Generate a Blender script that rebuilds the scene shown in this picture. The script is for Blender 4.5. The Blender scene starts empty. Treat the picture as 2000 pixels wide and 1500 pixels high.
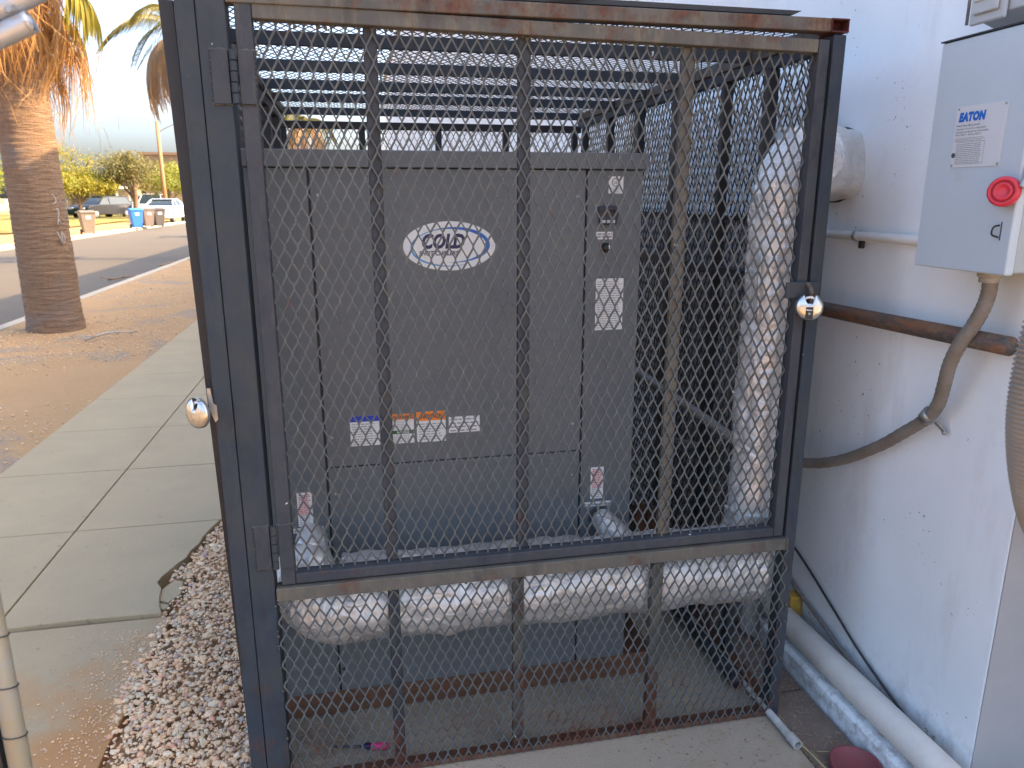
import bpy, math, random
from mathutils import Vector, Matrix, noise
R = math.radians
random.seed(7)
SC = bpy.context.scene
COL = SC.collection

# ------------------------------------------------------------------ camera
cam_d = bpy.data.cameras.new('camera'); cam = bpy.data.objects.new('camera', cam_d); COL.objects.link(cam)
cam_d.sensor_width = 36; cam_d.lens = 26.08; cam_d.clip_start = .05; cam_d.clip_end = 2000
cam.location = (0, 0, 1.55)
cam.rotation_euler = (R(90 - 14.14), 0, R(-11.72))
cam_d.dof.use_dof = True; cam_d.dof.focus_distance = 1.95; cam_d.dof.aperture_fstop = 7.5
SC.camera = cam

# ------------------------------------------------------------------ sky, sun, exposure
SUN_EL = 41.0
w = bpy.data.worlds.new('World'); SC.world = w; w.use_nodes = True
nt = w.node_tree; nt.nodes.clear()
sky = nt.nodes.new('ShaderNodeTexSky'); sky.sky_type = 'NISHITA'; sky.sun_disc = False
sky.sun_elevation = R(SUN_EL); sky.sun_rotation = R(90); sky.altitude = 300
sky.air_density = 0.8; sky.dust_density = 7.6; sky.ozone_density = 2.2
bg = nt.nodes.new('ShaderNodeBackground'); bg.inputs[1].default_value = 0.15
out = nt.nodes.new('ShaderNodeOutputWorld')
nt.links.new(sky.outputs[0], bg.inputs[0]); nt.links.new(bg.outputs[0], out.inputs[0])
sd = bpy.data.lights.new('sun', 'SUN'); sd.energy = 2.6; sd.angle = R(.5); sd.color = (1, .71, .39)
sun = bpy.data.objects.new('sun', sd); COL.objects.link(sun)
# light comes from +X (over the house), elevation SUN_EL
sdir = Vector((math.cos(R(SUN_EL)), -.12, math.sin(R(SUN_EL))))
sun.rotation_euler = sdir.to_track_quat('Z', 'Y').to_euler()
SC.view_settings.view_transform = 'Standard'; SC.view_settings.look = 'None'
SC.view_settings.gamma = 1; SC.view_settings.use_curve_mapping = False
SC.view_settings.exposure = 2.42
SC.view_settings.use_white_balance = True; SC.view_settings.white_balance_temperature = 6800; SC.view_settings.white_balance_tint = 9

# ------------------------------------------------------------------ materials
class NT:
    def __init__(s, name):
        s.m = bpy.data.materials.new(name); s.m.use_nodes = True; s.t = s.m.node_tree
        s.b = s.t.nodes['Principled BSDF']
        g = s.t.nodes.new('ShaderNodeNewGeometry'); s.pos = g.outputs['Position']
    def node(s, ty, **k):
        n = s.t.nodes.new(ty)
        for a, v in k.items(): setattr(n, a, v)
        return n
    def link(s, a, b): s.t.links.new(a, b)
    def noise(s, scale, detail=4, rough=.6, stretch=None, kind='noise', dist=0):
        v = s.pos
        if stretch:
            mp = s.node('ShaderNodeMapping'); mp.inputs['Scale'].default_value = stretch
            s.link(v, mp.inputs[0]); v = mp.outputs[0]
        if kind == 'voronoi':
            n = s.node('ShaderNodeTexVoronoi'); n.inputs['Scale'].default_value = scale
            s.link(v, n.inputs['Vector']); return n.outputs['Distance']
        n = s.node('ShaderNodeTexNoise'); n.inputs['Scale'].default_value = scale
        n.inputs['Detail'].default_value = detail; n.inputs['Roughness'].default_value = rough
        n.inputs['Distortion'].default_value = dist
        s.link(v, n.inputs['Vector']); return n.outputs[0]
    def ramp(s, x, a, b, lo=0., hi=1.):
        n = s.node('ShaderNodeMapRange'); n.inputs['From Min'].default_value = a; n.inputs['From Max'].default_value = b
        n.inputs['To Min'].default_value = lo; n.inputs['To Max'].default_value = hi
        s.link(x, n.inputs['Value']); return n.outputs[0]
    def mix(s, f, a, b):
        n = s.node('ShaderNodeMix', data_type='RGBA')
        for i, v in ((6, a), (7, b)):
            if isinstance(v, tuple): n.inputs[i].default_value = (*v, 1) if len(v) == 3 else v
            else: s.link(v, n.inputs[i])
        if isinstance(f, (int, float)): n.inputs[0].default_value = f
        else: s.link(f, n.inputs[0])
        return n.outputs[2]
    def math(s, op, a, b=None):
        n = s.node('ShaderNodeMath', operation=op)
        for i, v in enumerate((a, b)):
            if v is None: continue
            if isinstance(v, (int, float)): n.inputs[i].default_value = v
            else: s.link(v, n.inputs[i])
        return n.outputs[0]
    def axis(s, i):
        n = s.node('ShaderNodeSeparateXYZ'); s.link(s.pos, n.inputs[0]); return n.outputs[i]
    def col(s, c):
        if isinstance(c, tuple): s.b.inputs['Base Color'].default_value = (*c, 1)
        else: s.link(c, s.b.inputs['Base Color'])
    def bump(s, h, strength=.3, dist=.002):
        n = s.node('ShaderNodeBump'); n.inputs['Strength'].default_value = strength; n.inputs['Distance'].default_value = dist
        s.link(h, n.inputs['Height'])
        if s.b.inputs['Normal'].is_linked:
            s.link(s.b.inputs['Normal'].links[0].from_socket, n.inputs['Normal'])
        s.link(n.outputs[0], s.b.inputs['Normal'])
    def rm(s, r=.5, m=0.):
        if isinstance(r, (int, float)): s.b.inputs['Roughness'].default_value = r
        else: s.link(r, s.b.inputs['Roughness'])
        s.b.inputs['Metallic'].default_value = m
MATS = {}
def mat(name, c1, c2=None, rough=.6, metal=0., scale=20, bump=0., bscale=None, bd=.001, stretch=None, thin=False, trans=0):
    if name in MATS: return MATS[name]
    n = NT(name)
    if c2 is None: n.col(c1)
    else: n.col(n.mix(n.ramp(n.noise(scale, 5, .65, stretch), .3, .7), c1, c2))
    n.rm(rough, metal)
    if bump: n.bump(n.noise(bscale or scale * 3, 4, .6, stretch), bump, bd)
    MATS[name] = n.m; return n.m

def steel(name, base, lo, rust_amt, low_rust=0.):
    """painted mild steel: mottled grey with rust blooms and more rust close to the ground"""
    n = NT(name)
    c = n.mix(n.ramp(n.noise(7, 5, .7), .3, .7), base, lo)
    c = n.mix(n.ramp(n.noise(45, 3, .7, (1, 1, .35)), .5, .75, 0, .5), c, (base[0] * 1.45, base[1] * 1.36, base[2] * 1.15))
    r = n.noise(9, 6, .75)
    z = n.axis(2)
    f = n.ramp(r, .62 - rust_amt, .72 - rust_amt)
    if low_rust:
        g = n.math('ADD', n.ramp(z, .02, .38, low_rust, 0.), n.ramp(z, 1.9, 1.96, 0, .10))
        f = n.ramp(n.math('ADD', r, g), .60 - rust_amt, .74 - rust_amt)
    rc = n.mix(n.ramp(n.noise(60, 4), .35, .65), (.15, .055, .028), (.075, .028, .018))
    c = n.mix(n.math('MULTIPLY', f, .85), c, rc)
    # grime runs and greenish-brown smudges
    c = n.mix(n.ramp(n.noise(13, 6, .8, (1.6, 1.6, .35)), .54, .68, 0, .55), c, (base[0] * 1.5 + .012, base[1] * 1.38 + .008, base[2] * 1.08))
    c = n.mix(n.ramp(n.noise(5, 5, .7, (2, 2, .6)), .56, .66, 0, .5), c, (lo[0] * .55, lo[1] * .5, lo[2] * .5))
    # small paint and bird specks
    c = n.mix(n.ramp(n.noise(38, 1, .5), .80, .82), c, (.6, .6, .58))
    n.col(c); n.rm(n.ramp(r, .3, .7, .5, .75), .0)
    n.b.inputs['Specular IOR Level'].default_value = .22
    n.bump(n.noise(110, 4, .7), .35, .0012); n.bump(n.noise(18, 3), .15, .002)
    return n.m
M_STEEL = steel('painted_steel', (.058, .064, .072), (.040, .046, .058), .0, .26)
M_STEELB = steel('bluish_steel', (.030, .043, .063), (.052, .058, .059), -.06, .2)
M_STEELR = steel('rusty_steel', (.13, .12, .10), (.085, .086, .08), .045, .26)
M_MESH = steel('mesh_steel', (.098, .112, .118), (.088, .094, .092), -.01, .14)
M_DARK = mat('dark_steel', (.016, .018, .022), (.028, .028, .028), .55, 0, 12, .2)
M_RUSTIN = mat('rust_inside', (.10, .02, .015), (.05, .012, .01), .8, 0, 40, .3)

def chiller_mat():
    n = NT('chiller_enamel')
    c = n.mix(n.ramp(n.noise(3, 3, .5), .3, .7), (.125, .145, .158), (.138, .156, .166))
    c = n.mix(n.ramp(n.noise(24, 6, .7, (1, 1, .2)), .62, .85, 0, .3), c, (.17, .17, .165))
    n.b.inputs['Specular IOR Level'].default_value = .35; n.col(c); n.rm(n.ramp(n.noise(5, 4), .3, .7, .38, .5)); n.bump(n.noise(700, 2), .10, .0003)
    n.bump(n.noise(2.5, 2), .08, .01); return n.m
M_CHILL = chiller_mat()

def stucco():
    n = NT('white_stucco')
    c = n.mix(n.ramp(n.noise(2.2, 5, .6), .3, .7), (.83, .88, .90), (.74, .79, .81))
    c = n.mix(n.ramp(n.noise(7, 6, .7, (1, 1, .25)), .55, .8, 0, .45), c, (.52, .49, .45))
    sp = n.math('MULTIPLY', n.ramp(n.noise(85, 2, .5), .71, .74), n.ramp(n.noise(4.5, 3, .5), .52, .60))
    c = n.mix(sp, c, (.10, .10, .11))
    z = n.axis(2)
    dirt = n.math('MULTIPLY', n.ramp(n.noise(22, 6, .75), .46, .68), n.ramp(z, .02, .22, .8, 0))
    c = n.mix(dirt, c, (.26, .23, .20))
    peel = n.ramp(n.math('ADD', n.noise(9, 5, .7), n.ramp(z, .15, .5, .03, -.1)), .70, .71)
    c = n.mix(peel, c, (.47, .40, .31))
    n.col(c); n.rm(.75)
    n.bump(n.noise(14, 4, .6), .25, .006); n.bump(n.noise(90, 5, .7), .25, .002)
    return n.m
M_WALL = stucco()
M_WALLEND = mat('grey_paint', (.36, .37, .38), (.31, .32, .33), .7, 0, 3, .25, 60, .002)

def foil():
    n = NT('embossed_foil')
    c = n.mix(n.ramp(n.noise(8, 4), .35, .7), (.80, .80, .79), (.60, .59, .56))
    n.col(c); n.rm(n.ramp(n.noise(13, 4, .6), .35, .65, .34, .55), .55)
    n.bump(n.noise(230, 0, .5, kind='voronoi'), .30, .0012)
    n.bump(n.noise(12, 3, .5, dist=2.2), .8, .016)
    n.bump(n.noise(6, 3, .5, dist=1.0), .5, .02)
    return n.m
M_FOIL = foil()
def foil2():
    n = NT('crinkled_foil')
    c = n.mix(n.ramp(n.noise(8, 4), .35, .7), (.96, .95, .92), (.88, .85, .80))
    n.col(c); n.rm(n.ramp(n.noise(13, 4, .6), .35, .65, .18, .36), .30)
    n.bump(n.noise(240, 0, .5, kind='voronoi'), .22, .0010)
    n.bump(n.noise(9, 3, .5, dist=2.6), .8, .022)
    return n.m
M_FOIL2 = foil2()
def foil_cloth():
    n = NT('foil_tape')
    n.col(n.mix(n.ramp(n.noise(5, 4), .3, .7), (.70, .70, .67), (.62, .61, .57))); n.rm(.42, .35)
    n.bump(n.noise(9, 4, .6, dist=1.6), .9, .014); n.bump(n.noise(260, 2), .2, .0006); return n.m
M_FTAPE = foil_cloth()

def concrete(name, a, b, dirt=None, dx=None):
    n = NT(name)
    c = n.mix(n.ramp(n.noise(2.6, 6, .65), .3, .7), a, b)
    c = n.mix(n.ramp(n.noise(190, 4, .85), .32, .7, 0, .75), c, (a[0] * .62, a[1] * .60, a[2] * .56))
    c = n.mix(n.ramp(n.noise(24, 3, .6), .66, .74, 0, .5), c, (.16, .14, .12))
    if dirt:
        f = n.ramp(n.math('ADD', n.noise(3.5, 6, .7), dx(n)), .55, .80)
        c = n.mix(f, c, dirt)
    n.col(c); n.rm(.9)
    n.bump(n.noise(260, 4, .85), .9, .003); n.bump(n.noise(30, 4, .6), .2, .004)
    return n.m
M_CONC = concrete('sidewalk_concrete', (.53, .415, .25), (.45, .355, .22), (.46, .32, .19), lambda n: n.ramp(n.axis(1), 1.7, 5, .02, -.1))
M_CONC2 = concrete('dirty_sidewalk_concrete', (.51, .39, .235), (.45, .345, .21), (.46, .24, .095), lambda n: n.math('ADD', n.ramp(n.axis(1), 1.6, 2.7, .36, -.06), n.ramp(n.axis(0), -1.4, -.75, -.08, .16)))
M_PAD = concrete('pad_concrete', (.40, .335, .255), (.50, .42, .32), (.15, .12, .09), lambda n: n.ramp(n.axis(0), -.4, .15, .22, -.05))
M_KERB = concrete('kerb_concrete', (.55, .48, .37), (.48, .42, .33))

def dirt_mat():
    n = NT('desert_dirt')
    c = n.mix(n.ramp(n.noise(1.1, 6, .65), .35, .65), (.46, .265, .115), (.40, .23, .10))
    c = n.mix(n.ramp(n.noise(60, 4, .8), .3, .7, 0, .8), c, (.52, .335, .165))
    c = n.mix(n.ramp(n.noise(130, 2, .7), .60, .75, 0, .7), c, (.20, .15, .12))
    # bluish gravel spread round the palm
    f = n.ramp(n.noise(.75, 5, .75, dist=.5), .53, .60)
    g = n.mix(n.ramp(n.noise(45, 3, .8), .35, .65), (.22, .17, .125), (.40, .31, .22))
    c = n.mix(n.math('MULTIPLY', f, .75), c, g)
    n.col(c); n.rm(.95)
    n.bump(n.noise(9, 5, .7), .6, .03); n.bump(n.noise(70, 4, .8), .8, .012)
    return n.m
M_DIRT = dirt_mat()
def asphalt():
    n = NT('sandy_asphalt')
    c = n.mix(n.ramp(n.noise(.6, 5, .6), .3, .7), (.092, .075, .053), (.078, .064, .047))
    c = n.mix(n.ramp(n.noise(35, 3, .8), .3, .75, 0, .5), c, (.095, .085, .072))
    n.col(c); n.rm(.85); n.bump(n.noise(60, 3, .8), .4, .005); return n.m
M_ROAD = asphalt()
M_FARDIRT = mat('far_dirt', (.34, .195, .07), (.39, .235, .09), .95, 0, .6, .4, 6, .05)
M_GRASS = mat('dry_lawn', (.09, .12, .015), (.27, .19, .05), .9, 0, .35, .6, 8, .05)
M_LAND = mat('flat_land', (.35, .27, .18), (.28, .22, .15), .95, 0, .05)

def stone_mat():
    n = NT('river_stone')
    oi = n.node('ShaderNodeAttribute', attribute_name='tint')
    cr = n.node('ShaderNodeValToRGB'); n.link(oi.outputs['Fac'], cr.inputs[0])
    els = [(0, (.64, .39, .20)), (.18, (.82, .50, .27)), (.36, (.64, .46, .26)), (.52, (.82, .57, .35)), (.66, (.44, .38, .29)), (.78, (.82, .66, .44)), (.9, (.70, .31, .17)), (1, (.26, .24, .25))]
    r = cr.color_ramp
    r.elements[0].color = (*els[0][1], 1); r.elements[1].color = (*els[-1][1], 1)
    for p, c in els[1:-1]:
        e = r.elements.new(p); e.color = (*c, 1)
    c = n.mix(n.ramp(n.noise(140, 4, .7), .35, .7, 0, .4), cr.outputs[0], (.78, .58, .38))
    n.col(c); n.rm(.8); n.bump(n.noise(160, 3), .3, .001); return n.m
M_STONE = stone_mat()

def bark():
    n = NT('palm_bark')
    c = n.mix(n.ramp(n.noise(4, 6, .7, (1, 1, 9)), .3, .7), (.165, .088, .045), (.38, .225, .12))
    c = n.mix(n.ramp(n.noise(60, 3, .7, (1, 1, .25)), .35, .7, 0, .6), c, (.33, .24, .175))
    c = n.mix(n.ramp(n.noise(2.2, 4, .6), .55, .68, 0, .45), c, (.24, .21, .20))
    n.col(c); n.rm(.9)
    n.bump(n.noise(5, 6, .75, (1, 1, 10)), 1., .03); n.bump(n.noise(70, 3, .7, (1, 1, .3)), .7, .006); return n.m
M_BARK = bark()
def leafmat(name, a, b, tr=.35, sc=1.5):
    n = NT(name)
    c = n.mix(n.ramp(n.noise(sc, 4, .7), .3, .7), a, b); n.col(c); n.rm(.6)
    t = n.node('ShaderNodeBsdfTranslucent'); n.link(c, t.inputs[0])
    mx = n.node('ShaderNodeMixShader'); mx.inputs[0].default_value = tr
    o = n.t.nodes['Material Output']
    n.link(n.b.outputs[0], mx.inputs[1]); n.link(t.outputs[0], mx.inputs[2]); n.link(mx.outputs[0], o.inputs[0])
    return n.m
M_DEAD = leafmat('dead_frond', (.62, .34, .11), (.42, .24, .10), .4, 6)
M_DEAD2 = leafmat('grey_frond', (.36, .26, .17), (.50, .33, .17), .3, 4)
M_GREEN = leafmat('green_frond', (.20, .21, .025), (.38, .30, .03), .4, 3)
M_LEAF1 = leafmat('acacia_leaf', (.16, .18, .010), (.33, .26, .014), .45, .7)
M_LEAF2 = leafmat('mesquite_leaf', (.095, .10, .022), (.19, .155, .035), .35, .7)
M_LEAF3 = leafmat('hedge_leaf', (.12, .17, .010), (.27, .26, .018), .4, .7)
M_TRUNK = mat('tree_bark', (.12, .075, .045), (.20, .13, .08), .9, 0, 6, .5)

# ------------------------------------------------------------------ mesh builder
class MB:
    def __init__(s): s.v = []; s.f = []; s.t = []
    def add(s, vs, fs):
        k = len(s.v); s.v += [tuple(v) for v in vs]; s.f += [tuple(i + k for i in f) for f in fs]
        return s
    def box(s, x0, x1, y0, y1, z0, z1):
        return s.add([(x, y, z) for z in (z0, z1) for x, y in ((x0, y0), (x1, y0), (x1, y1), (x0, y1))],
                     [(0, 3, 2, 1), (4, 5, 6, 7), (0, 1, 5, 4), (1, 2, 6, 5), (2, 3, 7, 6), (3, 0, 4, 7)])
    def hexa(s, b, t):
        return s.add(list(b) + list(t), [(0, 3, 2, 1), (4, 5, 6, 7), (0, 1, 5, 4), (1, 2, 6, 5), (2, 3, 7, 6), (3, 0, 4, 7)])
    def beam(s, a, b, w, d, up=(0, 1, 0), caps=True):
        a = Vector(a); b = Vector(b); t = (b - a).normalized(); u = Vector(up)
        x = t.cross(u).normalized(); y = x.cross(t).normalized()
        vs = [p + x * i * w / 2 + y * j * d / 2 for p in (a, b) for i, j in ((-1, -1), (1, -1), (1, 1), (-1, 1))]
        fs = [(0, 1, 5, 4), (1, 2, 6, 5), (2, 3, 7, 6), (3, 0, 4, 7)]
        if caps: fs += [(0, 3, 2, 1), (4, 5, 6, 7)]
        return s.add(vs, fs)
    def tube(s, pts, r, n=12, caps=True, fr=None, smooth=None):
        pts = [Vector(p) for p in pts]
        if smooth: pts = spline(pts, smooth)
        m = len(pts); prev = None; vs = []
        for i, p in enumerate(pts):
            t = (pts[min(i + 1, m - 1)] - pts[max(i - 1, 0)]).normalized()
            if prev is None:
                prev = t.orthogonal().normalized()
            x = (prev - t * prev.dot(t)).normalized(); prev = x; y = t.cross(x)
            rr = r(i / (m - 1)) if callable(r) else r
            for k in range(n):
                a = 2 * math.pi * k / n; q = rr
                if fr: q = rr * fr(i / (m - 1), a, p)
                vs.append(p + x * math.cos(a) * q + y * math.sin(a) * q)
        fs = [(i * n + k, i * n + (k + 1) % n, (i + 1) * n + (k + 1) % n, (i + 1) * n + k) for i in range(m - 1) for k in range(n)]
        if caps: fs += [tuple(range(n - 1, -1, -1)), tuple((m - 1) * n + k for k in range(n))]
        return s.add(vs, fs)
    def lathe(s, prof, c, axis=(0, 0, 1), n=24, caps=True):
        ax = Vector(axis).normalized(); x = ax.orthogonal().normalized(); y = ax.cross(x); c = Vector(c)
        vs = [c + ax * h + (x * math.cos(2 * math.pi * k / n) + y * math.sin(2 * math.pi * k / n)) * r for r, h in prof for k in range(n)]
        m = len(prof)
        fs = [(i * n + k, i * n + (k + 1) % n, (i + 1) * n + (k + 1) % n, (i + 1) * n + k) for i in range(m - 1) for k in range(n)]
        if caps: fs += [tuple(range(n - 1, -1, -1)), tuple((m - 1) * n + k for k in range(n))]
        return s.add(vs, fs)
    def prism(s, poly, z0, z1, axis='z'):
        n = len(poly)
        f = {'z': lambda p, h: (p[0], p[1], h), 'y': lambda p, h: (p[0], h, p[1]), 'x': lambda p, h: (h, p[0], p[1])}[axis]
        return s.add([f(p, z0) for p in poly] + [f(p, z1) for p in poly],
                     [tuple(range(n - 1, -1, -1)), tuple(range(n, 2 * n))] + [(i, (i + 1) % n, n + (i + 1) % n, n + i) for i in range(n)])
def spline(P, n):
    P = [P[0] * 2 - P[1]] + list(P) + [P[-1] * 2 - P[-2]]; o = []
    for i in range(1, len(P) - 2):
        for k in range(n):
            t = k / n; a, b, c, d = P[i - 1:i + 3]
            o.append(.5 * ((2 * b) + (c - a) * t + (2 * a - 5 * b + 4 * c - d) * t * t + (3 * b - a - 3 * c + d) * t ** 3))
    o.append(P[-2]); return o

def tag(o, label=None, cat=None, group=None, kind=None):
    if label: o['label'] = label
    if cat: o['category'] = cat
    if group: o['group'] = group
    if kind: o['kind'] = kind
    return o
def obj(name, mb, m, parent=None, bevel=0, smooth=False, loc=None, seg=2):
    """mesh given in world coordinates; origin = parent's origin or loc"""
    me = bpy.data.meshes.new(name)
    off = Vector(loc) if loc is not None else (wloc(parent) if parent else Vector((0, 0, 0)))
    me.from_pydata([tuple(Vector(v) - off) for v in mb.v], [], mb.f); me.update()
    if m: me.materials.append(m)
    if smooth:
        me.polygons.foreach_set('use_smooth', [True] * len(me.polygons))
    o = bpy.data.objects.new(name, me); COL.objects.link(o)
    if parent:
        o.parent = parent; o.location = off - wloc(parent)
    else: o.location = off
    if bevel:
        b = o.modifiers.new('bevel', 'BEVEL'); b.width = bevel; b.segments = seg; b.limit_method = 'ANGLE'; b.angle_limit = R(40)
        if smooth is False:
            me.polygons.foreach_set('use_smooth', [True] * len(me.polygons))
            b.harden_normals = True
    return o
def wloc(o):
    v = Vector((0, 0, 0))
    while o is not None: v += o.location; o = o.parent
    return v
def thing(name, label, cat, loc, group=None):
    o = bpy.data.objects.new(name, None); COL.objects.link(o); o.location = loc; o.empty_display_size = .2
    return tag(o, label, cat, group)
def copy_tree(o, parent=None):
    c = o.copy(); COL.objects.link(c); c.parent = parent
    for ch in list(o.children): copy_tree(ch, c)
    return c
def B(*a): return MB().box(*a)
def text(body, loc, size, m, parent, right=(1, 0, 0), up=(0, 0, 1), name='lettering', sx=1., bold=0., shear=0., align='LEFT', sp=1.):
    cu = bpy.data.curves.new(name, 'FONT'); cu.body = body; cu.size = size; cu.align_x = align
    cu.offset = bold; cu.shear = shear; cu.space_character = sp; cu.resolution_u = 3
    t = bpy.data.objects.new('tmp', cu); COL.objects.link(t)
    me = bpy.data.meshes.new_from_object(t.evaluated_get(bpy.context.evaluated_depsgraph_get()))
    bpy.data.objects.remove(t); me.name = name
    r = Vector(right).normalized(); u = Vector(up).normalized(); n = r.cross(u)
    M = Matrix((r, u, n)).transposed(); off = Vector(loc) - wloc(parent)
    for v in me.vertices:
        v.co = M @ Vector((v.co.x * sx, v.co.y, 0)) + off
    me.materials.clear(); me.materials.append(m)
    o = bpy.data.objects.new(name, me); COL.objects.link(o); o.parent = parent
    return o
def dashes(x0, x1, z0, z1, rows, fn, rnd=.25, h=.30):
    """illegible fine print as rows of short strokes; fn(u, z, u2, z2) -> quad corners"""
    mb = MB(); dz = (z1 - z0) / rows
    for i in range(rows):
        z = z1 - (i + .75) * dz; x = x0
        end = x1 - random.random() * rnd * (x1 - x0)
        while x < end:
            l = random.uniform(.5, 2.4) * dz
            l = min(l, end - x)
            if l <= 0: break
            mb.add(fn(x, z, x + l, z + dz * h), [(0, 1, 2, 3)]); x += l + dz * .38
    return mb

# ================================================================== GROUND
def sheet(name, x0, x1, y0, y1, z, m, nx=1, ny=1, amp=0, fs=1.):
    mb = MB()
    vs = []
    for j in range(ny + 1):
        for i in range(nx + 1):
            x = x0 + (x1 - x0) * i / nx; y = y0 + (y1 - y0) * j / ny
            e = min(i, nx - i, j, ny - j) > 0
            vs.append((x, y, z + (amp * noise.noise(Vector((x * fs, y * fs, 0))) if amp and e else 0)))
    fs_ = [(j * (nx + 1) + i, j * (nx + 1) + i + 1, (j + 1) * (nx + 1) + i + 1, (j + 1) * (nx + 1) + i) for j in range(ny) for i in range(nx)]
    mb.add(vs, fs_); return tag(obj(name, mb, m, smooth=amp > 0), kind='structure')
sheet('ground', -600, 600, -200, 900, -.14, M_LAND)
sheet('verge', -4.25, -2.075, -6, 120, -.015, M_DIRT, 24, 700, .022, 1.7)
sheet('ground_strip', -.705, 1.36, -6, 60, -.024, M_DIRT, 24, 400, .01, 5)
sheet('road', -11.0, -4.42, -40, 400, -.10, M_ROAD)
k = tag(obj('kerb', MB().prism([(-4.42, -.14), (-4.42, -.03), (-4.40, 0), (-4.25, 0), (-4.25, -.14)], -6, 200, 'y'), M_KERB, bevel=.01), kind='structure')
tag(obj('kerb', MB().prism([(-11.0, -.14), (-11.0, -.02), (-11.02, 0), (-11.6, .0), (-11.6, -.14)], -6, 300, 'y'), M_KERB, bevel=.01), kind='structure')
sheet('far_verge', -40, -11.6, -20, 300, -.004, M_FARDIRT, 30, 100, .05, .3)
sheet('lawn', -36, -14.5, 36, 74, .055, M_GRASS, 40, 60, .04, .8)
sheet('bare_ground', 1.36, 30, -6, 1.3, -.03, M_PAD, 30, 10, .01, 3)

# sidewalk slabs -------------------------------------------------
sw = tag(obj('sidewalk', B(-2.075, -.70, -6, 80, -.13, -.055), M_DIRT), kind='structure')
g = .0028
def slab(poly, m, zt=0., tilt=0.):
    mb = MB(); n = len(poly)
    cy = sum(p[1] for p in poly) / n
    mb.add([(x, y, -.055) for x, y in poly] + [(x, y, zt + tilt * (y - cy)) for x, y in poly],
           [tuple(range(n, 2 * n))] + [(i, (i + 1) % n, n + (i + 1) % n, n + i) for i in range(n)])
    return obj('slab', mb, m, sw, bevel=.004, seg=1)
XL, XM, XR = -2.075, -1.383, -.70
ys = [-3.2, -2.35, -1.5, -.6, .25, 1.1, 1.95, 2.77, 3.625, 4.48]
y = 4.48
while y < 60: y += .855 if y < 25 else 3.4; ys.append(y)
def jag(a, b, n, amp):
    o = []
    for i in range(1, n):
        t = i / n; o.append((a[0] + (b[0] - a[0]) * t + random.uniform(-amp, amp), a[1] + (b[1] - a[1]) * t + random.uniform(-amp, amp)))
    return o
for i in range(len(ys) - 1):
    a, b = ys[i] + g, ys[i + 1] - g
    mm = M_CONC2 if a < 2.7 else M_CONC
    zt = -.015 if a < 2.7 else 0
    if 1.0 < a < 2.7: b2 = b
    slab([(XL, a), (XM - g, a), (XM - g, b), (XL, b)], mm, zt)
    if a > 3.63: slab([(XM + g, a), (XR, a), (XR, b), (XM + g, b)], mm, zt)
    elif a > 3.6:
        pass
    elif abs(ys[i] - 2.77) < .01:
        e = [(-.80, a), *jag((-.80, a), (-.86, 3.03), 4, .008), (-.875, 3.03), *jag((-.875, 3.03), (-.80, 3.30), 5, .012), (-.80, 3.30), *jag((-.80, 3.3), (-.73, 3.6), 4, .01), (-.725, b)]
        slab([(XM + g, a), (-1.1, a + .012), *e, (XM + g, b)], mm, .0, .002)
    elif a < 2.7 and a > 1.5:
        slab([(XM + g, a), (-.79, a), *jag((-.79, a), (-.76, b), 5, .012), (-.76, b), (XM + g, b)], mm, zt - .002, .006)
    else: slab([(XM + g, a), (-.74, a), (-.74, b), (XM + g, b)], mm, zt)
# the slab piece between 3.625 and 4.48 on the right
slab([(XM + g, 3.63), (-.72, 3.63), *jag((-.72, 3.63), (XR, 4.2), 4, .006), (XR, 4.475), (XM + g, 4.475)], M_CONC)
# broken chips of slab lying in the crack
for p in ([(-.855, 2.90), (-.80, 2.87), (-.765, 2.93), (-.775, 3.03), (-.815, 3.055), (-.848, 2.98)], [(-.79, 3.07), (-.755, 3.05), (-.745, 3.12), (-.778, 3.145)], [(-.845, 2.835), (-.80, 2.815), (-.79, 2.85), (-.838, 2.875)]):
    slab(p, M_CONC, -.010, .02)

# concrete pad below the cage and brown pavers ------------------------------
tag(obj('concrete_pad', MB().prism([(-.43, 1.1), (1.19, 1.1), (1.19, 4.3), (-.39, 4.3), (-.40, 1.9)], -.06, 0, 'z'), M_PAD, bevel=.006), kind='structure')
pv = tag(obj('paver_strip', B(1.195, 1.37, -.5, 4.3, -.08, -.034), M_DIRT), kind='structure')
M_PAVER = mat('brown_paver', (.15, .105, .08), (.21, .16, .125), .9, 0, 9, .4, 90, .002)
for i, y in enumerate((.2, .62, 1.04, 1.46, 1.88, 2.3, 2.72, 3.14)):
    z = -.012 + random.uniform(-.004, .004)
    obj('paver', B(1.20, 1.362, y + .004, y + .414, -.034, z), M_PAVER, pv, bevel=.004, seg=1)

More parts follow.
